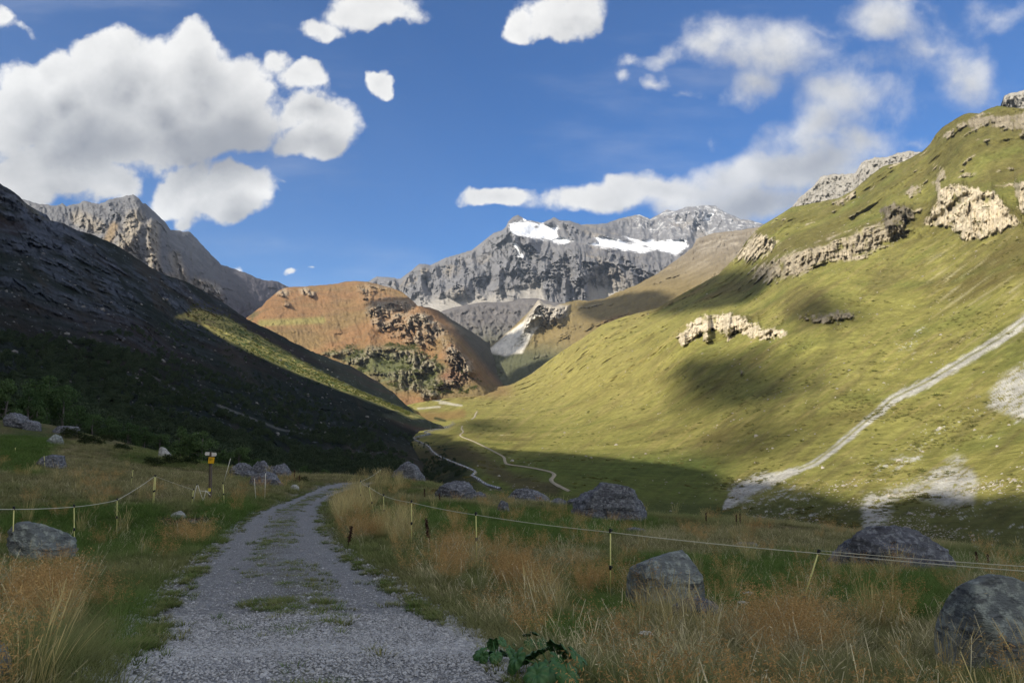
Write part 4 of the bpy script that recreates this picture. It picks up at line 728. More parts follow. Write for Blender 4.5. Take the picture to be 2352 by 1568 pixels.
if GRASS:
    mg = grass_mat('green_blades', (.06,.075,.025), (.095,.165,.038), (.20,.22,.09), (.25,.235,.11))
    ms = grass_mat('straw_blades', (.17,.17,.075), (.50,.43,.25), (.56,.48,.30), (.34,.33,.16))
    mr = grass_mat('russet_panicles', (.12,.13,.04), (.46,.30,.12), (.52,.30,.12), (.52,.43,.19))
    mo = grass_mat('ochre_reeds', (.18,.17,.06), (.55,.45,.20), (.60,.49,.25), (.45,.38,.16))
    turf = [blades(56, .03, .11, .0019, .13, .8, 100 + i) for i in range(5)]
    strw = [blades(24, .08, .27, .0011, .13, .75, 200 + i, heads=.5, head_w=.0026, seg_=5) for i in range(5)]
    russ = [blades(34, .20, .50, .0009, .12, .45, 300 + i, fluff=38, seg_=4, cone=.7) for i in range(4)]
    reed = [blades(80, .35, .72, .0015, .10, .28, 400 + i, heads=.4, head_w=.003, seg_=5, cone=1.6) for i in range(3)]
    def place(name, var, mat, n, r0, r1, power, prob, s0, s1, sfar, tintf, label):
        x, y, r = scatter(n, r0, r1, power); sd = road_sd(x, y); g, ru, oc, n1_, n2_ = cover(x, y)
        px_, py_ = proj(x, y, gbase(x, y))
        p = prob(g, ru, oc, n1_, n2_, sd, r, px_, py_); k = rng.random(n) < p; x, y, r = x[k], y[k], r[k]
        z = ground_z(x, y) - .01; m_ = len(x); s = rng.uniform(s0, s1, m_) * (1 + (sfar - 1) * sstep(8, 45, r))
        tt_ = tintf(g[k], ru[k], oc[k], n2_[k])
        print(name, m_)
        stuff(name, var, mat, np.c_[x, y, z], rng.uniform(0, 6.28, m_), s, np.clip(tt_, 0, 1), rng.normal(0, .12, (m_, 2)), label)
    lf = lambda sd: sstep(.05, -.3, sd)
    place('meadow_grass', turf, mg, 110000, 3.2, 75, 1.55, lambda g, ru, oc, a, b_, sd, r, x, y: lf(sd) * (.35 + .65 * g) * (1 - .9 * sstep(.35, .7, blob(x, y, [(420,1205,80,22)]) + .25 * b_)), .8, 1.5, 2.0, lambda g, ru, oc, b_: 1.0 - g * 1.1 + .25 * b_, 'short green grass of the meadow')
    place('dry_grass', strw, ms, 80000, 3.2, 78, 1.45, lambda g, ru, oc, a, b_, sd, r, x, y: lf(sd + .1) * np.clip(.22 - .75 * g + .3 * ru + .85 * b_ + .4 * a, .008, .8), .55, 1.25, 1.35, lambda g, ru, oc, b_: .4 * g + .5 + .5 * b_, 'pale straw coloured grass of the meadow')
    place('russet_grass', russ, mr, 30000, 3.2, 50, 1.6, lambda g, ru, oc, a, b_, sd, r, x, y: lf(sd + .15) * (np.clip(ru, 0, 1) * np.clip(.06 + 1.1 * b_ + .5 * a, 0, .7) + .008), .8, 1.35, 1.3, lambda g, ru, oc, b_: .25 + .9 * b_, 'reddish brown feathery grass beside the track')
    place('tall_grass', reed, mo, 16000, 3.6, 55, 1.5, lambda g, ru, oc, a, b_, sd, r, x, y: lf(sd + .2) * np.clip(oc * (.12 + .55 * sstep(9, 16, r)) + .008, 0, 1), .55, 1.0, 1.5, lambda g, ru, oc, b_: .4 + b_, 'tall ochre grass in clumps beside the track')
    pale = grass_mat('pale_stems', (.25,.25,.12), (.62,.56,.36), (.68,.60,.42), (.50,.46,.26), .2)
    stm = [blades(5, .28, .58, .0008, .12, .55, 600 + i, heads=1, head_w=.0021, seg_=6, fluff=6) for i in range(5)]
    place('seed_stems', stm, pale, 9000, 3.2, 30, 1.4, lambda g, ru, oc, a, b_, sd, r, x, y: lf(sd + .1) * np.clip(.16 + .5 * b_ + .35 * a + .2 * ru - .1 * g, .0, .6), .6, 1.2, 1.2, lambda g, ru, oc, b_: .5 + b_, 'pale seed stems standing above the meadow')
    # green weeds and grass on the crown and the edges of the track
    s_ = rng.random(26000) * (len(LE) - 2) + .9; q_ = np.where(rng.random(26000) < .62, rng.normal(.5, .085, 26000), np.where(rng.random(26000) < .5, np.abs(rng.normal(0, .05, 26000)), 1 - np.abs(rng.normal(0, .05, 26000))))
    Aq, Bq = cr_(LE, s_), cr_(RE, s_); xy = Aq * (1 - q_)[:, None] + Bq * q_[:, None]; Pq = np.c_[xy, 0 * s_]
    keep = (.5 * fbm(Pq, 1.3, 4, .6, seed=6) + .6 * fbm(Pq, .22, 3, .6) > .17 + .06 * (np.hypot(xy[:, 0], xy[:, 1]) < 7) - .10 * rng.random(len(xy))); xy = xy[keep]; zz = ground_z(xy[:, 0], xy[:, 1]) + .025
    low = [blades(30, .015, .055, .003, .06, 1.1, 500 + i, seg_=3) for i in range(3)]; mk_ = len(xy)
    stuff('track_weeds', low, mg, np.c_[xy, zz], rng.uniform(0, 6.28, mk_), rng.uniform(.6, 1.5, mk_), rng.uniform(0, .9, mk_), None, 'low green weeds on the crown of the track')
    print('weeds', mk_)
def stone_mesh(seed, sub=1, flat=.6):
    import bmesh
    bm = bmesh.new(); bmesh.ops.create_icosphere(bm, subdivisions=sub, radius=1); r = np.random.default_rng(seed)
    for v in bm.verts: v.co = v.co * float(r.uniform(.72, 1.15)); v.co.x *= 1.3; v.co.z *= flat
    me = bpy.data.meshes.new('stone'); bm.to_mesh(me); bm.free(); return me
def stone_mat(name, lo, hi):
    m, t, b = new_mat(name, .85); rn = t.new('ShaderNodeObjectInfo').outputs['Random']
    nz = t.new('ShaderNodeTexNoise', {'Vector': t.new('ShaderNodeTexCoord').outputs['Object'], 'Scale': 2.0, 'Detail': 4.0}).outputs[0]
    t.l.new(t.mix(t.m('MULTIPLY', t.m('ADD', rn, nz), .5), lo, hi), b.inputs['Base Color']); return m
n = 62000; s_ = 1 + rng.random(n) ** 1.5 * 5.6; s_ = np.where(rng.random(n) < .5, .9 + rng.random(n) * 2.0, s_); q_ = rng.random(n); Aq, Bq = cr_(LE, s_), cr_(RE, s_); xy = Aq * (1 - q_)[:, None] + Bq * q_[:, None]
e_ = rng.random(n) < .12; q2 = np.where(rng.random(n) < .5, rng.normal(-.01, .035, n), rng.normal(1.01, .035, n)); xy[e_] = (Aq * (1 - q2)[:, None] + Bq * q2[:, None])[e_]
sz = rng.lognormal(-5.1, .42, n) * (1 + 1.1 * e_); sz = np.minimum(sz, .045)
stuff('gravel', [stone_mesh(i) for i in range(6)], stone_mat('gravel_stone', (.13,.135,.14), (.55,.56,.555)), np.c_[xy, ground_z(xy[:, 0], xy[:, 1]) + .026 + .03 * np.exp(-((np.clip(q_, 0, 1) - .5) / .16) ** 2) * ~e_], rng.uniform(0, 6.28, n), sz, rng.random(n), rng.normal(0, .3, (n, 2)), 'loose grey gravel of the track')
# stones lying on the big slope
def slope_stones(name, L_, n, region, s0, s1, mat, label):
    px = rng.uniform(region[0], region[2], n * 3); py = rng.uniform(region[1], region[3], n * 3); top = np.interp(px, L_.PX[0], L_.tp) + 8; k = py > top; px, py = px[k], py[k]
    P = L_.sample(px, py); nn = fbm(P, 60, 3, .6, seed=3) + .5 * fbm(P, 15, 2, seed=4); k = rng.random(len(px)) < sstep(-.3, .5, nn); P = P[k][:n]; m_ = len(P)
    stuff(name, [stone_mesh(40 + i, 1, .8) for i in range(4)], mat, P, rng.uniform(0, 6.28, m_), rng.lognormal(math.log(s0), s1, m_) * (P[:, 1] / 500) ** .6, rng.random(m_), rng.normal(0, .3, (m_, 2)), label)
sm_ = stone_mat('slope_stone', (.14,.13,.11), (.36,.34,.30))
slope_stones('loose_stones', LR, 1500, (1060, 400, 2400, 1240), .36, .5, sm_, 'loose pale stones strewn over the green slope')
slope_stones('scree_stones', LR, 5000, (1680, 1100, 2400, 1300), .26, .5, sm_, 'scree stones at the foot of the green slope')
slope_stones('hillside_stones', L1, 900, (0, 560, 900, 1000), .5, .6, stone_mat('shade_stone', (.07,.07,.07), (.20,.20,.20)), 'loose stones on the dark slope')
print('meadow built', round(time.time() - T0, 1))

def tussocks():
    import itertools
    px = rng.uniform(1060, 2400, 30000); py = rng.uniform(300, 1240, 30000); top = np.interp(px, LR.PX[0], LR.tp) + 8; k = py > top; P = LR.sample(px[k], py[k]); px, py = px[k], py[k]
    q = fbm(P, 45, 4, .65, seed=51) + .6 * fbm(P, 12, 2, seed=52); k = (q > .16); P = P[k][:11000]; n = len(P)
    V = []; Fq = []; r = np.random.default_rng(5)
    kinds = []
    for s in range(3):
        V = []; 
        for i in range(110):
            u = r.normal(0, 1, 3); u /= np.linalg.norm(u); v = np.cross(u, r.normal(0, 1, 3)); v /= np.linalg.norm(v); c0 = np.array([r.normal(0, .5), r.normal(0, .5), abs(r.normal(0, .22))]); w = .16; V += [c0 - u * w, c0 - v * w * .7, c0 + u * w, c0 + v * w * .7]
        kinds.append(mesh_np('tussock', np.array(V), np.arange(440).reshape(-1, 4), False))
    m = bpy.data.materials.new('tussock_leaves'); m.use_nodes = True; t = NT(m.node_tree); t.n.clear(); out = t.new('ShaderNodeOutputMaterial')
    rn = t.new('ShaderNodeObjectInfo').outputs['Random']; df = t.new('ShaderNodeBsdfDiffuse', {0: t.mix(rn, (.065,.075,.025), (.17,.155,.06))}); t.l.new(df.outputs[0], out.inputs[0])
    stuff('slope_tussocks', kinds, m, P, rng.uniform(0, 6.28, n), rng.lognormal(-.35, .4, n) * (P[:, 1] / 500) ** .5, rng.random(n), None, 'tussocks of coarse grass on the green slope')
tussocks()
# ======== boulders
def rock_material(name, a1, a2, lichen, dark, s=1.0):
    m, t, b = new_mat(name, .88, .25); geo = t.new('ShaderNodeTexCoord').outputs['Object']
    n1 = t.new('ShaderNodeTexNoise', {'Vector': geo, 'Scale': 1.6 * s, 'Detail': 9.0, 'Roughness': .65, 'Distortion': .4}).outputs[0]
    n2 = t.new('ShaderNodeTexNoise', {'Vector': geo, 'Scale': 7.0 * s, 'Detail': 8.0, 'Roughness': .72}).outputs[0]
    n3 = t.new('ShaderNodeTexNoise', {'Vector': t.new('ShaderNodeMapping', {'Vector': geo, 'Rotation': (.3, .2, .5), 'Scale': (1, 1, 4)}).outputs[0], 'Scale': 3.2 * s, 'Detail': 8.0, 'Roughness': .7}).outputs[0]
    v = t.new('ShaderNodeTexVoronoi', {'Vector': geo, 'Scale': 5.0 * s, 'Detail': 3.0, 'Roughness': .6}, feature='DISTANCE_TO_EDGE').outputs[0]
    c = t.mix(t.ss(n1, .35, .65), a1, a2); c = t.mix(t.ss(n2, .48, .60), c, lichen); c = t.mix(t.m('MULTIPLY', t.ss(n3, .52, .64), .8), c, dark)
    t.l.new(c, b.inputs['Base Color'])
    hh = t.m('ADD', t.m('MULTIPLY', n3, 1.3), t.m('MULTIPLY', n2, 1.2))
    t.l.new(t.new('ShaderNodeBump', {'Strength': 1.0, 'Distance': .09 / s, 'Height': hh}).outputs[0], b.inputs['Normal']); return m
M_LICH = rock_material('lichen_rock', (.17,.195,.20), (.25,.28,.275), (.40,.45,.41), (.06,.065,.075))
M_DARK = rock_material('dark_rock', (.085,.09,.11), (.14,.15,.175), (.25,.27,.295), (.025,.027,.034), 1.0)
M_PALE = rock_material('pale_rock', (.30,.31,.31), (.42,.43,.42), (.50,.51,.49), (.09,.09,.09))
def boulder_mesh(seed, sx, sy, sz, cuts=12, rough=.10, ledge=0.0, sub=5):
    import bmesh
    bm = bmesh.new(); bmesh.ops.create_icosphere(bm, subdivisions=sub, radius=1); r = np.random.default_rng(seed)
    P = np.array([v.co[:] for v in bm.verts])
    for _ in range(cuts):
        n = r.normal(0, 1, 3); n[2] = abs(n[2]) * .8 - .15; n /= np.linalg.norm(n); d = r.uniform(.58, .88); e = np.maximum(P @ n - d, 0); P = P - (e * r.uniform(.9, 1))[:, None] * n
    P = P * np.array([sx, sy, sz]); nn = P / (np.linalg.norm(P, axis=1, keepdims=True) + 1e-6); s = min(sx, sy, sz) ** .5 * max(sx, sy) ** .5
    P = P + nn * (s * rough * fbm(P / s + seed, .8, 5, .6))[:, None]
    P = P + nn * (s * rough * .7 * fbm(P / s + seed * 2, .35, 5, .6, True, st=(1.6, 1.6, .5)))[:, None]
    if ledge: P = P + nn * (s * ledge * np.abs(fbm(P / s + seed, .5, 4, .6, st=(3, 3, .35))))[:, None]
    for v, p in zip(bm.verts, P): v.co = p
    me = bpy.data.meshes.new('boulder'); bm.to_mesh(me); bm.free()
    for p in me.polygons: p.use_smooth = True
    return me
def foot(px, D):
    x = float(ray(px, 1200)[0]) * D; return x, D, float(ground_z(x, D))
def rock(px, D, wpx, hpx, seed, label, mat=None, dep=.8, sink=.35, cuts=24, rough=.07, tilt=(0, 0), yaw=None, ledge=0.0, name='boulder', cat='boulder', group=None, pybase=None):
    """a boulder whose foot stands at (px, D); wpx, hpx its size in the picture"""
    if pybase is not None:          # find the distance at which the ground shows at this height in the picture
        ds = np.exp(np.linspace(math.log(3), math.log(75), 500)); xs = float(ray(px, 1200)[0]) * ds; _, yy = proj(xs, ds, gbase(xs, ds)); k = np.where(yy < pybase)[0]; D = float(ds[max(k[0] - 1, 0)]) if len(k) else float(ds[np.argmin(yy)])
    x, y, z = foot(px, D); w = wpx / F * D / 2; h = hpx / F * D
    me = boulder_mesh(seed, w * 1.04, w * dep, h / (2 - sink * 2) * 1.0 if h / w > .5 else h * .75, cuts, rough, ledge)
    top = max(v.co.z for v in me.vertices); o = link(name, me, mat or M_LICH); o.location = (x, y + w * dep * .5, z + h - top); o.rotation_euler = (tilt[0], tilt[1], 0)
    return tag(o, label, cat, group)
rock(1535, 10, 222, 118, 3, 'rounded grey boulder with a dark cracked side beside the upright fence post', M_LICH, .8, pybase=1404, cuts=22, rough=.05)
rock(1600, 9, 150, 40, 4, 'low broken rock overgrown at the foot of the rounded grey boulder', M_DARK, .5, pybase=1432, rough=.2)
rock(2322, 8, 270, 205, 5, 'big domed boulder with green grey lichen cut by the right edge', M_LICH, .9, pybase=1566, cuts=4, rough=.06)
rock(2055, 18, 290, 92, 6, 'long low slab of dark layered rock beyond the leaning fence post', M_DARK, .6, pybase=1312, ledge=.10, rough=.12, tilt=(0, .05))
rock(1405, 36, 205, 84, 7, 'big dark angular rock on the rim where the valley path ends', M_DARK, .7, pybase=1196, ledge=.12, cuts=26, rough=.12, tilt=(0, .10))
rock(1330, 37, 70, 26, 71, 'low dark rock at the left foot of the big angular rock', M_DARK, .7, pybase=1170, rough=.15)
rock(1215, 40, 104, 34, 8, 'pale grey flat rock on the rim left of the big angular rock', M_DARK, .7, pybase=1160, rough=.14, ledge=.1)
rock(1278, 40, 48, 16, 72, 'small flat dark rock between the pale flat rock and the big angular rock', M_DARK, .7, pybase=1160, rough=.15)
rock(1052, 44, 104, 42, 9, 'rough grey rock on the rim above the stream', M_DARK, .7, pybase=1148, ledge=.1, rough=.14)
rock(1100, 44, 44, 16, 73, 'small rock just right of the rough grey rock above the stream', M_DARK, .7, pybase=1150, rough=.15)
rock(930, 50, 88, 44, 10, 'dark blue grey rock on the rim behind the tall grass at the track bend', M_DARK, .7, pybase=1108, ledge=.12, rough=.14)
rock(1157, 26, 34, 28, 11, 'small pointed dark rock standing in the green grass right of the track', M_DARK, .8, pybase=1180, cuts=26)
rock(1458, 24, 64, 14, 12, 'thin flat grey rock just behind the wire right of the upright post', M_DARK, .8, pybase=1232, rough=.15)
rock(1720, 22, 60, 10, 13, 'small dark rock almost hidden in the dry grass under the wire', M_DARK, .8, pybase=1262, rough=.15)
rock(78, 13, 180, 84, 14, 'large layered grey rock behind the leftmost fence posts', M_LICH, .7, pybase=1296, ledge=.12, cuts=26, rough=.12, tilt=(0, .12))
rock(2, 5, 80, 110, 15, 'grey boulder cut off by the lower left corner', M_LICH, .8, pybase=1590, rough=.12)
rock(104, 38, 70, 30, 16, 'low purplish grey rock in the dry grass on the left meadow', M_DARK, .7, pybase=1076, rough=.16)
rock(109, 50, 40, 22, 17, 'small knobbly rock above the purplish rock on the left meadow', M_LICH, .7, pybase=1022, rough=.2)
rock(130, 62, 56, 18, 18, 'grassy rounded rock on the left skyline of the meadow', M_DARK, .7, pybase=998, rough=.12)
rock(54, 66, 44, 24, 19, 'grey broken rock at the edge of the trees on the far left', M_DARK, .7, pybase=988, rough=.18, ledge=.1)
rock(12, 66, 60, 34, 20, 'dark broken rock cut by the left edge below the trees', M_DARK, .7, pybase=982, rough=.2, ledge=.1)
rock(364, 56, 38, 24, 21, 'small whitish boulder on the meadow rim left of the signpost', M_PALE, .8, pybase=1053, rough=.08)
rock(600, 34, 84, 34, 22, 'dark stone block with fence posts before it, near the track', M_DARK, .6, pybase=1124, cuts=26, rough=.12, ledge=.1)
for i, (x, w_, h_, pb_, lb) in enumerate([(545, 60, 30, 1094, 'leftmost rock of the long stone heap behind the signpost'), (588, 62, 36, 1096, 'tall middle rock of the long stone heap behind the signpost'), (635, 60, 30, 1096, 'rightmost rock of the long stone heap with dry pink weeds on top'), (567, 40, 16, 1100, 'small front rock of the long stone heap, left of its middle'), (612, 44, 16, 1101, 'small front rock of the long stone heap, right of its middle')]):
    rock(x, 44, w_, h_, 30 + i, lb, M_DARK, .8, rough=.2, ledge=.12, pybase=pb_, group='rocks of the stone heap')
rock(672, 34, 26, 12, 40, 'little pale stone at the left edge of the track near the bend', M_PALE, .8, pybase=1130)
rock(405, 21, 36, 13, 41, 'flat stone on the bare earth bank left of the track', M_PALE, .8, pybase=1196, rough=.14)
rock(440, 20, 26, 10, 42, 'small stone low on the bare earth bank left of the track', M_DARK, .8, pybase=1212, rough=.14)
rock(2240, 24, 20, 8, 43, 'tiny pale stone in the dry grass right of the long slab', M_PALE, .8, pybase=1262)
# ======== electric fence
def simple_mat(name, col, rough=.6, noise=0.15, s=20):
    m, t, b = new_mat(name, rough, .3); n_ = t.new('ShaderNodeTexNoise', {'Vector': t.new('ShaderNodeTexCoord').outputs['Object'], 'Scale': float(s), 'Detail': 5.0}).outputs[0]
    c = tuple(col); t.l.new(t.mix(n_, tuple(v * (1 - 2 * noise) for v in c), tuple(v * (1 + 1.2 * noise) for v in c)), b.inputs['Base Color']); return m
M_ROD = simple_mat('yellow_plastic', (.72,.70,.26), .5); M_WHT = simple_mat('white_plastic', (.72,.72,.62), .5); M_BLK = simple_mat('black_plastic', (.02,.02,.022), .5); M_ROPE = simple_mat('fence_rope', (.74,.73,.60), .7)
def tube(pts, rad, n=7, cap=True):
    pts = np.array(pts, float); tg = np.gradient(pts, axis=0); tg /= np.linalg.norm(tg, axis=1, keepdims=True) + 1e-12; rad = np.broadcast_to(rad, len(pts))
    V = []
    for p, t_, r in zip(pts, tg, rad):
        a = np.cross(t_, [0, 0, 1.0]) if abs(t_[2]) < .9 else np.cross(t_, [1.0, 0, 0]); a /= np.linalg.norm(a); b_ = np.cross(t_, a)
        for k in range(n): V.append(p + r * (math.cos(2 * math.pi * k / n) * a + math.sin(2 * math.pi * k / n) * b_))
    Fq = [(i * n + k, i * n + (k + 1) % n, (i + 1) * n + (k + 1) % n, (i + 1) * n + k) for i in range(len(pts) - 1) for k in range(n)]
    if cap:
        c0, c1 = len(V), len(V) + 1; V += [pts[0], pts[-1]]
        for k in range(n): Fq.append((c0, (k + 1) % n, k, c0)); e = (len(pts) - 1) * n; Fq.append((c1, e + k, e + (k + 1) % n, c1))
    return V, Fq
def poly_mesh(name, V, Fq, smooth=True):
    me = bpy.data.meshes.new(name); me.from_pydata([tuple(map(float, v)) for v in V], [], [tuple(dict.fromkeys(f)) for f in Fq])
    for p in me.polygons: p.use_smooth = smooth
    return me
def thing(name, label, cat, loc, group=None):
    o = bpy.data.objects.new(name, None); scene.collection.objects.link(o); o.location = loc; o.empty_display_size = .2; return tag(o, label, cat, group)
TOPS = {}
def post(key, tx, ty, bx, by, D, label, mat=None, r=.0085, ins=(0.0, .48), grp='thin plastic posts of the electric fence', wire=.02, tread=True):
    top = at(tx, ty, D); b0 = at(bx, by, D); gz = float(ground_z(b0[0], b0[1])); d = (b0 - top) / max(top[2] - b0[2], .05); b0 = top + d * (top[2] - gz + .04)
    t_ = thing('fence_post', label, 'fence post', tuple(b0), grp); rel = top - b0
    V, Fq = tube([rel * 0, rel * .5, rel], r, 7); link('rod', poly_mesh('rod', V, Fq), mat or M_ROD, t_)
    for s in ins:
        p = rel * (1 - s); u = rel / np.linalg.norm(rel); V, Fq = tube([p - u * .035, p - u * .02, p + u * .02, p + u * .03], [.012, .02, .02, .011], 8)
        h_, hf = tube([p + np.array([.0, -.012, 0]), p + np.array([.012, -.035, .004]), p + np.array([.03, -.03, .012]), p + np.array([.03, -.012, .022])], .005, 5); k = len(V); V = V + h_; Fq = Fq + [tuple(i + k for i in f) for f in hf]
        link('insulator', poly_mesh('insulator', V, Fq), M_BLK, t_)
    TOPS[key] = top - np.array([0, 0, wire]) + np.array([.012, -.03, 0]); return t_
post('r1', 847, 1116, 859, 1180, 24, 'thin slanting post in the tall grass where the right fence starts', r=.007)
post('r0', 828, 1104, 828, 1146, 30, 'thin post among tall straw grass at the right edge of the track bend', r=.006)
post('rf', 875, 1076, 870, 1094, 45, 'farthest thin post against the dark slope right of the track bend', r=.008, ins=(0,))
post('r2', 881, 1136, 882, 1186, 21, 'upright post just right of the slanting post at the start of the fence')
post('r3', 945, 1151, 945, 1240, 16.5, 'pale thin post behind the ochre tufts right of the track')
post('r4', 1093, 1179, 1095, 1275, 13.5, 'post rising out of the reddish grass right of the track')
post('r5', 1402, 1218, 1402, 1392, 10.7, 'tall upright yellow post left of the rounded grey boulder', r=.0095)
post('r6', 1880, 1266, 1838, 1402, 9.8, 'leaning yellow post in front of the long dark slab', r=.0095, ins=(.0, .83))
post('l1', 32, 1166, 27, 1303, 13.2, 'leftmost near post in front of the layered rock', r=.009)
post('l2', 170, 1161, 171, 1283, 15.3, 'second post from the left, at the right end of the layered rock')
post('l3', 269, 1146, 268, 1243, 19, 'third post from the left on the green bank')
post('l4', 355, 1092, 350, 1166, 25, 'left one of two posts set together at the corner of the left fence', r=.011)
post('l5', 358, 1092, 353, 1160, 25.2, 'right one of two posts set together at the corner of the left fence', r=.011)
post('l6', 306, 1076, 300, 1116, 33, 'short post on the meadow behind the corner posts', r=.010)
post('l7', 35, 1026, 36, 1054, 46, 'distant thin post near the left edge of the meadow', r=.012)
post('l8', 101, 1044, 104, 1082, 38, 'thin pale post standing before the purplish rock', r=.010)
G_ = 'posts of the fence gate by the signpost'
post('g1', 444.6, 1123, 438, 1178, 26, 'front post of the fence gate, left of the signpost', r=.012, grp=G_)
post('g2', 452, 1112, 444, 1152, 28, 'pale slanting post behind the front gate post', M_WHT, r=.013, grp=G_, ins=(0,))
post('g3', 453.5, 1111, 466, 1148, 28.5, 'gate post leaning right towards the signpost', M_WHT, r=.011, grp=G_, ins=(0,))
post('g4', 473, 1127, 463, 1163, 28, 'gate post crossing the right leaning one', M_WHT, r=.012, grp=G_, ins=())
post('g5', 512, 1109, 515, 1154, 27.5, 'single yellow post right of the signpost', r=.012, grp=G_)
post('h1', 530, 1051, 521, 1082, 43, 'slanting pale post at the left end of the stone heap', M_WHT, r=.014, ins=(0,))
post('h2', 584, 1098, 586, 1124, 33, 'left short post in front of the dark stone block', M_WHT, r=.011, ins=())
post('h3', 610, 1084, 609, 1117, 34, 'taller post in front of the dark stone block', M_WHT, r=.013, ins=(0,))
def wire(keys, label, r=.0032, sag=.02, mat=None, grp=None, name='fence_wire'):
    pts = []
    ps = [TOPS[k] if isinstance(k, str) else np.array(k, float) for k in keys]
    for a_, b_ in zip(ps[:-1], ps[1:]):
        for s in np.linspace(0, 1, 14)[:-1]: pts.append(a_ * (1 - s) + b_ * s - np.array([0, 0, sag * np.linalg.norm(b_ - a_) * 4 * s * (1 - s) * .25]))
    pts.append(ps[-1]); o0 = np.array(pts[0]); V, Fq = tube(np.array(pts) - o0, r, 6); o = link(name, poly_mesh(name, V, Fq), mat or M_ROPE); o.location = o0; return tag(o, label, 'wire', grp)
wire(['rf', 'r0', 'r1', 'r2', 'r3', 'r4', 'r5', 'r6', at(2500, 1321, 8.2)], 'pale wire running along the fence right of the track', .0045)
wire([TOPS['r6'] + np.array([.01, 0, .035]), at(2500, 1309, 8.3)], 'second wire from the leaning post to the right edge', .004)
wire([at(-130, 1165, 12), 'l1', 'l2', 'l3', 'l4'], 'pale wire from the left edge up to the two corner posts', .005)
wire(['l5', 'g1'], 'wire from the corner posts to the gate by the signpost', .004)
wire([at(457, 1126, 28), at(481, 1129, 28)], 'white bar tied across the gate posts to the signpost', .014, 0, M_WHT, name='plastic_bar')['category'] = 'bar'
wire([at(472, 1126, 27.8), at(483, 1136, 27.8)], 'short white handle hanging at the signpost', .013, 0, M_WHT, name='plastic_hook')['category'] = 'hook'
# ======== signpost
def box(name, c0, sz, mat, parent, rot=(0, 0, 0), bev=.004):
    import bmesh
    bm = bmesh.new(); bmesh.ops.create_cube(bm, size=1)
    for v in bm.verts: v.co = (v.co.x * sz[0], v.co.y * sz[1], v.co.z * sz[2])
    bmesh.ops.bevel(bm, geom=bm.edges[:], offset=bev, segments=2, affect='EDGES'); me = bpy.data.meshes.new(name); bm.to_mesh(me); bm.free()
    o = link(name, me, mat, parent); o.location = c0; o.rotation_euler = rot; return o
x, y, z = foot(480, 29.5); D_ = 29.5; top = at(484.5, 1037, D_); base_ = np.array([x, y, z - .1])
sp = thing('signpost', 'weathered wooden signpost with white arrow boards and a yellow plate left of the track', 'signpost', tuple(base_))
M_WOOD = simple_mat('weathered_wood', (.12,.10,.08), .85, .3, 9); M_YEL = simple_mat('yellow_plate', (.80,.46,.02), .5, .08); M_BRD = simple_mat('white_board', (.75,.72,.68), .6, .08)
rel = top - base_; V, Fq = tube([rel * 0, rel * .33, rel * .66, rel], [.068, .066, .064, .062], 10); link('post', poly_mesh('post', V, Fq, False), M_WOOD, sp)
pq = lambda px, py: at(px, py, D_) - base_
def arrow(px, py, wpx, hpx, dirn):
    c0 = pq(px, py) + [0, -.09, 0]; w, h = wpx / F * D_ / 2, hpx / F * D_ / 2; pt_ = [(-w * dirn, -h), (w * .7 * dirn, -h), (w * dirn, 0), (w * .7 * dirn, h), (-w * dirn, h)]
    V = [(a_, -.009, b_) for a_, b_ in pt_] + [(a_, .009, b_) for a_, b_ in pt_]; Fq = [(0,1,2,3,4), (9,8,7,6,5)] + [(i, i + 5, (i + 1) % 5 + 5, (i + 1) % 5) for i in range(5)]
    o = link('arrow_board', poly_mesh('arrow_board', V, Fq, False), M_BRD, sp); o.location = tuple(c0); return o
arrow(478, 1041.5, 10, 7.5, -1); arrow(494, 1043, 11, 8, 1)
box('yellow_plate', tuple(pq(487.5, 1056.6) + [0, -.10, 0]), (.235, .012, .245), M_YEL, sp, (0, .04, 0))
pl = box('warning_plate', tuple(pq(484, 1124) + [0, -.12, 0]), (.11, .012, .13), simple_mat('warning_yellow', (.75,.65,.05), .5), sp); pl['label'] = 'small yellow electric fence warning plate'
M_PRINT = simple_mat('print', (.06,.05,.03), .6)
for k, (dx, dz, w_) in enumerate([(-.02, .07, .13), (0, .035, .15), (-.03, .0, .09)]): box('lettering', tuple(pq(487.5, 1056.6) + [dx, -.108, dz]), (w_, .004, .012), M_PRINT, sp, (0, .04, 0), .001)
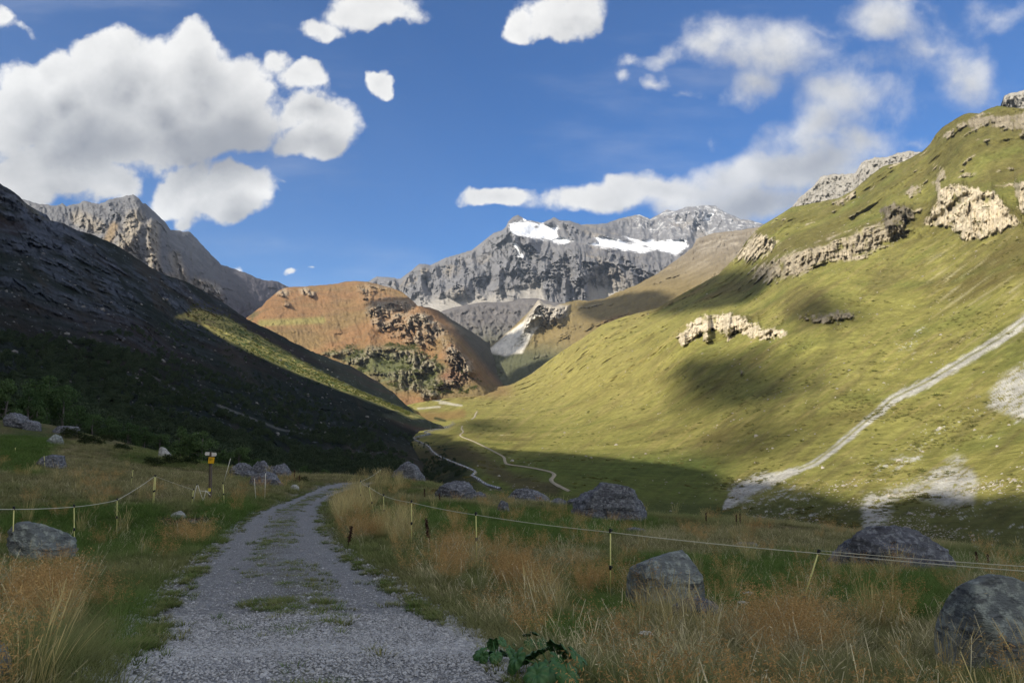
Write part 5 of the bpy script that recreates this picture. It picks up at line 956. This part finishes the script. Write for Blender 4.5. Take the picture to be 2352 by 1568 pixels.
# ======== broad-leaved plants at the lower edge
M_LEAF, t, b = new_mat('broad_leaf', .5, .35); nz = t.new('ShaderNodeTexNoise', {'Vector': t.new('ShaderNodeTexCoord').outputs['Object'], 'Scale': 9.0, 'Detail': 5.0}).outputs[0]
ve = t.new('ShaderNodeAttribute', attribute_name='vein').outputs['Fac']
t.l.new(t.mix(ve, t.mix(nz, (.026,.085,.022), (.055,.14,.036)), (.11,.20,.08)), b.inputs['Base Color'])
def leaf(size, droop, seed):
    r = np.random.default_rng(seed); na, nr2 = 40, 9; V = []; ve = []
    for j in range(nr2):
        for i in range(na):
            a_ = 2 * math.pi * i / na; t_ = j / (nr2 - 1)
            rad = size * (1 + .10 * math.cos(a_) + .06 * math.sin(9 * a_ + seed) + .035 * math.sin(23 * a_)) * (1 - .55 * math.exp(-((abs(a_ - math.pi)) / .28) ** 2)) * t_
            vx, vy = rad * math.cos(a_), rad * .86 * math.sin(a_); cup = .22 * size * math.sin(2.5 * t_) + .06 * size * t_ * math.sin(9 * a_ + seed) - droop * size * t_ * t_ * (.5 + .5 * math.cos(a_))
            V.append((vx + size * .2, vy, cup)); ve.append(max(0, 1 - abs(math.sin(4.5 * a_)) * 5) * (1 - .6 * t_))
    Fq = [(j * na + i, j * na + (i + 1) % na, (j + 1) * na + (i + 1) % na, (j + 1) * na + i) for j in range(nr2 - 1) for i in range(na)]
    me = mesh_np('leaf', np.array(V), np.array(Fq)); fattr(me, 'vein', np.array(ve)); return me
def plant(px, py, D, n, size, spread, seed, label, grp=None):
    x, y, z = foot(px, D); t_ = thing('broad_leaved_plant', label, 'plant', (x, y, z), grp); r = np.random.default_rng(seed)
    for i in range(n):
        a_ = 2.4 * i + r.normal(0, .3); d = spread * math.sqrt((i + .5) / n); s = size * r.uniform(.6, 1.15); hgt = spread * (.95 - .55 * d / spread) + r.uniform(-.05, .09)
        e = np.array([d * math.cos(a_), d * math.sin(a_), hgt]); V, Fq = tube([np.array([0, 0, -.03]), e * [.4, .4, .75], e], [.007, .005, .004], 6); link('leaf_stalk', poly_mesh('leaf_stalk', V, Fq), M_LEAF, t_)
        o = link('leaf', leaf(s, r.uniform(.1, .6), seed * 50 + i), M_LEAF, t_); o.location = tuple(e); o.rotation_euler = (r.normal(0, .3), .2 + .65 * d / spread + r.normal(0, .25), a_)
plant(1262, 1552, 4.85, 12, .088, .22, 1, 'big dark green plant with broad wavy leaves at the lower edge')
plant(1140, 1515, 5.3, 9, .055, .13, 2, 'smaller broad-leaved plant at the gravel edge, left of the big one')
plant(1215, 1478, 5.9, 6, .06, .14, 3, 'broad-leaved plant half hidden in grass behind the big one')
# ======== dry stalks and flowers
M_DOCK = simple_mat('dry_dock', (.07,.035,.022), .9, .3, 15); M_FLW = simple_mat('white_flower', (.62,.62,.56), .8)
def stalk(px, D, hpx, label, seed, pybase):
    ds = np.exp(np.linspace(math.log(3), math.log(75), 500)); xs = float(ray(px, 1200)[0]) * ds; _, yy = proj(xs, ds, gbase(xs, ds)); k = np.where(yy < pybase)[0]; D = float(ds[max(k[0] - 1, 0)]) if len(k) else float(ds[np.argmin(yy)])
    x, y, z = foot(px, D); h = hpx / F * D; r = np.random.default_rng(seed); t_ = thing('dock_plant', label, 'dry plant', (x, y, z), 'dried brown dock stalks on the meadow')
    pts = [np.array([0, 0, -.02]), np.array([.02, 0, h * .5]), np.array([r.normal(0, .04), 0, h])]; V, Fq = tube(pts, [.008, .006, .003], 5); link('stem', poly_mesh('stem', V, Fq), M_DOCK, t_)
    V, Fq = [], []
    for i in range(520):
        s = r.uniform(.35, 1.0); a_ = r.uniform(0, 6.28); d = abs(r.normal(0, .014 + .006 * (1 - s))); c0 = np.array([pts[2][0] * s + d * math.cos(a_), d * math.sin(a_), h * s]); e = r.normal(0, .013, (3, 3)); k = len(V); V += [c0 + e[0], c0 + e[1], c0 + e[2]]; Fq.append((k, k + 1, k + 2))
    link('seed_head', poly_mesh('seed_head', V, Fq, False), M_DOCK, t_)
for i, (x, pb_, h_, lb) in enumerate([(1622, 1210, 26, 'dark dry stalk on the far meadow, leftmost of the group beyond the wire'), (1691, 1214, 24, 'dark dry stalk on the far meadow right of the leftmost one'), (1700, 1216, 28, 'tallest of the dark dry stalks on the far meadow'), (1765, 1222, 16, 'short dark stalk on the far meadow right of the tallest'), (2238, 1298, 32, 'dry stalk right of the long dark slab'), (2265, 1302, 28, 'second dry stalk right of the long dark slab'),
     (858, 1112, 26, 'dark dock stalk beside the tall straw grass at the bend'), (868, 1110, 24, 'dark dock stalk next to the farthest thin post'), (986, 1260, 62, 'dark leafy stalk beside the ochre tufts right of the track'), (975, 1150, 28, 'brown dock stalk on the rim near the dark blue grey rock'), (1010, 1158, 22, 'brown dock stalk on the rim before the rough grey rock'), (672, 1112, 26, 'dark weed at the left edge of the track bend'), (684, 1116, 20, 'lower dark weed at the left edge of the track bend'), (800, 1262, 50, 'dark brown weed in the reddish grass at the right edge of the track')]): stalk(x, 30, h_, lb, i, pb_)
def yarrow(px, pb_, hpx, label, seed):
    ds = np.exp(np.linspace(math.log(3), math.log(75), 500)); xs = float(ray(px, 1200)[0]) * ds; _, yy = proj(xs, ds, gbase(xs, ds)); k = np.where(yy < pb_)[0]; D = float(ds[max(k[0] - 1, 0)]) if len(k) else float(ds[np.argmin(yy)])
    x, y, z = foot(px, D); h = hpx / F * D; r = np.random.default_rng(seed); t_ = thing('yarrow_plant', label, 'flower', (x, y, z), 'white flowers in the meadow')
    V, Fq = tube([np.array([0, 0, -.02]), np.array([.01, 0, h * .6]), np.array([0, 0, h])], .003, 5)
    for i in range(6):
        a_ = 6.28 * i / 6; v2, f2 = tube([np.array([0, 0, h * .8]), np.array([.04 * math.cos(a_), .04 * math.sin(a_), h])], .0015, 4); k = len(V); V += v2; Fq += [tuple(j + k for j in f) for f in f2]
    link('stem', poly_mesh('stem', V, Fq), simple_mat('flower_stem', (.12,.15,.06)), t_); V, Fq = [], []
    for i in range(160):
        a_ = r.uniform(0, 6.28); d = .055 * math.sqrt(r.random()); c0 = np.array([d * math.cos(a_), d * math.sin(a_), h + .012 * math.cos(d * 28) + r.normal(0, .003)]); e = r.normal(0, .006, (3, 3)); e[:, 2] *= .4; k = len(V); V += [c0 + e[0], c0 + e[1], c0 + e[2]]; Fq.append((k, k + 1, k + 2))
    link('flower_head', poly_mesh('flower_head', V, Fq, False), M_FLW, t_)
yarrow(1712, 1440, 62, 'white flowering yarrow between the rounded boulder and the leaning post', 1); yarrow(1700, 1450, 50, 'lower yarrow just left of the taller one', 2); yarrow(1478, 1530, 60, 'small white flower low in the straw grass near the lower edge', 3)
# ======== trees
def tree_mesh(seed, h, rad, nleaf, ls, trunk=.22):
    r = np.random.default_rng(seed); V = []; Fq = []
    def add(v, f):
        k = len(V); V.extend(v); Fq.extend([tuple(j + k for j in q) for q in f])
    add(*tube([np.array([0, 0, -.3]), np.array([.03 * h * r.normal(), 0, h * .35]), np.array([.04 * h * r.normal(), .03 * h * r.normal(), h * .7]), np.array([0, 0, h * .93])], [.030 * h, .022 * h, .012 * h, .004 * h], 6))
    cl = []
    for i in range(16):
        a_ = r.uniform(0, 6.28); z0 = h * r.uniform(trunk, .8); L_ = rad * r.uniform(.45, 1.0) * (1.1 - .6 * z0 / h); e = np.array([L_ * math.cos(a_), L_ * math.sin(a_), z0 + L_ * r.uniform(.2, .9)])
        add(*tube([np.array([0, 0, z0]), e * [.5, .5, 1] - [0, 0, .1 * L_], e], [.010 * h, .006 * h, .002 * h], 4)); cl.append((e, rad * r.uniform(.28, .5)))
    cl.append((np.array([0, 0, h * .92]), rad * .35)); wood = poly_mesh('trunk', V, Fq)
    LV = np.zeros((nleaf, 4, 3)); 
    for i in range(nleaf):
        c0, cr0 = cl[r.integers(len(cl))]; d = r.normal(0, 1, 3); d /= np.linalg.norm(d); q = c0 + d * cr0 * r.random() ** .45 * [1, 1, .8]; u = r.normal(0, 1, 3); u /= np.linalg.norm(u); v = np.cross(u, r.normal(0, 1, 3)); v /= np.linalg.norm(v) + 1e-6
        s = ls * r.uniform(.6, 1.3); LV[i] = [q - u * s, q - v * s * .6, q + u * s, q + v * s * .6]
    crown = mesh_np('crown', LV.reshape(-1, 3), np.arange(nleaf * 4).reshape(-1, 4), False); return wood, crown
def foliage(name, c1, c2):
    m = bpy.data.materials.new(name); m.use_nodes = True; t = NT(m.node_tree); t.n.clear(); out = t.new('ShaderNodeOutputMaterial')
    isl = t.new('ShaderNodeNewGeometry').outputs['Random Per Island']; rn = t.new('ShaderNodeObjectInfo').outputs['Random']
    c = t.mix(t.m('MULTIPLY', t.m('ADD', isl, rn), .5), c1, c2); d = t.new('ShaderNodeBsdfDiffuse', {0: c}); tr = t.new('ShaderNodeBsdfTranslucent', {0: c}); mx = t.new('ShaderNodeMixShader', {0: .25, 1: d.outputs[0], 2: tr.outputs[0]}); t.l.new(mx.outputs[0], out.inputs[0]); return m
M_FOL = foliage('birch_foliage', (.040,.075,.032), (.095,.145,.060)); M_FOLD = foliage('alder_foliage', (.028,.046,.028), (.070,.095,.055)); M_BARK = simple_mat('bark', (.13,.12,.11), .9, .3, 4)
near = []
for i in range(4):
    w_, c_ = tree_mesh(900 + i, 5.0, 1.9, 3600, .11, .15); w_.materials.append(M_BARK); c_.materials.append(M_FOL); near.append((w_, c_))
farm = []
for i in range(5):
    w_, c_ = tree_mesh(950 + i, 4.2, 1.75, 750, .20, .1); w_.materials.append(M_BARK); c_.materials.append(M_FOLD); farm.append((w_, c_))
def tree(variant, loc, s, yaw, label, grp, name='birch_tree', cat='tree'):
    o = thing(name, label, cat, tuple(loc), grp); o.rotation_euler = (0, 0, yaw); o.scale = (s, s, s); link('trunk', variant[0], (), o); link('crown', variant[1], (), o); return o
NT_ = [(8,985,118,92,'large tree cut by the left edge at the top of the meadow'),(62,985,96,94,'rounded tree right of the one at the left edge'),(104,988,128,100,'tallest tree of the left group, with a broad crown'),(142,990,110,98,'broad tree at the right side of the left tree group'),(84,992,66,84,'young tree standing before the tallest tree of the left group'),(172,1000,74,96,'small tree ending the left tree group on the right'),
 (30,992,60,86,'low bushy tree under the large tree at the left edge'),(210,1012,66,100,'low tree right of the left tree group'),(250,1022,70,102,'bushy tree on the meadow rim above the dark hummocks'),(292,1032,64,100,'bushy tree on the rim, right of the one above the hummocks'),(330,1042,66,98,'tree on the rim just left of the whitish boulder'),(366,1050,58,98,'low tree behind the whitish boulder'),
 (413,1062,86,92,'upright tree between the whitish boulder and the signpost'),(464,1070,84,92,'slender tree right behind the signpost boards'),(440,1066,56,94,'low tree between the upright tree and the slender tree'),(548,1092,70,94,'rounded tree rising behind the stone heap'),(512,1085,56,96,'small tree left of the rounded tree behind the stone heap'),(590,1098,50,96,'low tree behind the right part of the stone heap'),(700,1108,44,90,'small dark tree behind the meadow rim at the track bend'),(745,1108,36,92,'smallest tree behind the meadow rim at the track bend')]
for i, (px, pb_, hp, D, lb) in enumerate(NT_):
    b0 = at(px, pb_, D); tree(near[i % 4], b0 - np.array([0, 0, .3]), hp / F * D / 5.0, rng.uniform(0, 6.28), lb, 'trees along the meadow rim')
# woods on the dark slope: the 240 that show largest are trees of their own, the rest is one wood
def wood_pts(n, x0, x1, f0, f1, thr):
    px = rng.uniform(x0, x1, n); lo = np.interp(px, [0, 150, 300, 450, 640, 800, 1000, 1060], [985, 1000, 1040, 1070, 1095, 1100, 1110, 1115]); hi = np.interp(px, [0, 200, 400, 600, 800, 950, 1060], [760, 800, 840, 900, 960, 1000, 1070])
    f = rng.uniform(f0, f1, n); py = lo + (hi - lo) * f; P = L1.sample(px, py); k = fbm(P, 45, 4, .6, seed=15) + .25 * (1 - f) - .4 * sstep(760, 1000, px) > thr; return px[k], py[k], P[k]
px, py, P = wood_pts(1500, 0, 900, 0, .75, .05); k = np.argsort(P[:, 1] * (1 + 0 * px))[:240]; px, py, P = px[k], py[k], P[k]
order = np.argsort(px)
for j, i in enumerate(order):
    s = rng.uniform(.8, 1.45); fp = 'below the left cliffs' if px[i] < 200 else 'left of the signpost' if px[i] < 460 else 'above the stone heap' if px[i] < 660 else 'above the track bend' if px[i] < 800 else 'near the stream'
    tree(farm[int(rng.integers(5))], P[i] - np.array([0, 0, .4]), s, rng.uniform(0, 6.28), 'dark alder in the wood on the shaded slope ' + fp, 'dark alders on the shaded slope ' + fp, 'alder_tree')
def wood_variant(i):
    w_, c_ = farm[i]; k = len(w_.vertices); V = np.empty(k * 3, np.float32); w_.vertices.foreach_get('co', V); V = V.reshape(-1, 3); C = np.empty(len(c_.vertices) * 3, np.float32); c_.vertices.foreach_get('co', C); C = C.reshape(-1, 3)
    me = mesh_np('tree', C, np.arange(len(C)).reshape(-1, 4), False); me.materials.append(M_FOLD); return me
px, py, P = wood_pts(5200, -40, 1060, .0, 1.05, .0); px2 = rng.uniform(0, 760, 1500); st_ = np.interp(px2, [0, 409, 500, 640, 800], [800, 735, 768, 838, 900]); P2 = L1.sample(px2, st_ + rng.uniform(0, 110, 1500)); P2 = P2[fbm(P2, 40, 3, seed=16) > .05]
px3 = rng.uniform(930, 1115, 900); py3 = rng.uniform(1015, 1110, 900); k3 = px3 < 1030 + .9 * (py3 - 1040); P3 = LR.sample(px3[k3], py3[k3]); P3 = P3[fbm(P3, 25, 3, seed=17) > .05]
P = np.vstack([P, P2, P3]); n = len(P); print('wood', n)
stuff('distant_wood', [wood_variant(i) for i in range(3)], M_FOLD, P - np.array([0, 0, .6]), rng.uniform(0, 6.28, n), np.r_[rng.uniform(.45, 1.15, n - len(P3)), rng.uniform(.25, .6, len(P3))], rng.random(n), None, 'dark woodland covering the shaded slope')
px2 = rng.uniform(430, 940, 900); st_ = np.interp(px2, [380,409,450,500,569,640,711,818,949], [735,730,736,768,806,838,868,908,958]); sw_ = np.interp(px2, [395,450,520,640,711,818,960], [0,56,60,46,30,14,6]); P = L1.sample(px2, st_ - sw_ * rng.random(900)); n = 900
shr = [tree_mesh(980 + i, 1.6, 1.3, 160, .22, .0)[1] for i in range(3)]; M_SHR = foliage('shrub_foliage', (.05,.075,.02), (.13,.13,.04))
stuff('slope_shrubs', shr, M_SHR, P, rng.uniform(0, 6.28, n), rng.uniform(.7, 1.7, n), rng.random(n), None, 'sunlit low shrubs on the bright strip of the left slope')
def hill_shrubs():
    px = rng.uniform(620, 1110, 6000); py = rng.uniform(780, 905, 6000); k = poly_sd(px, py, [(640,850),(740,800),(850,785),(960,790),(1060,850),(1110,880),(1080,905),(960,905),(870,880),(760,870)]) > 0; P = LM.sample(px[k], py[k]); P = P[fbm(P, 60, 4, .6, seed=3) > .12][:1400]; n = len(P)
    stuff('hill_shrubs', shr, foliage('hill_foliage', (.05,.07,.03), (.09,.105,.045)), P, rng.uniform(0, 6.28, n), rng.uniform(1.5, 3.5, n), rng.random(n), None, 'green bushes on the crags of the brown hill')
hill_shrubs()
print('all built', round(time.time() - T0, 1))

# low dark bushes on the rim of the left meadow
bush = tree_mesh(991, 1.0, 1.0, 1500, .07, .0)[1]; bush.materials.append(foliage('heath_foliage', (.022,.035,.016), (.055,.07,.03)))
for px, pb_, wp, lb in [(150,1004,64,'low dark bush under the grassy rounded rock'),(195,1024,70,'wide dark bush in the middle of the left rim'),(232,1014,44,'small dark bush right of the wide one on the left rim'),(270,1038,50,'dark low bush on the dry grass left of the whitish boulder'),(345,1066,60,'leafy dark bush just below the whitish boulder'),(388,1068,64,'dark green bush between the whitish boulder and the signpost'),(428,1070,56,'dark green bush close to the left of the signpost'),(1000,1135,40,'small green bush on the rim beside the rough grey rock'),(690,1112,44,'reddish dark bush at the left edge of the track bend')]:
    ds = np.exp(np.linspace(math.log(3), math.log(80), 500)); xs = float(ray(px, 1200)[0]) * ds; _, yy = proj(xs, ds, gbase(xs, ds)); k = np.where(yy < pb_)[0]; D = float(ds[max(k[0] - 1, 0)]) if len(k) else float(ds[np.argmin(yy)])
    x, y, z = foot(px, D); s = wp / F * D / 2.4; o = link('bush', bush, ()); o.location = (x, y, z - .1); o.scale = (s, s, s * .62); tag(o, lb, 'bush', 'low bushes along the meadow rim')
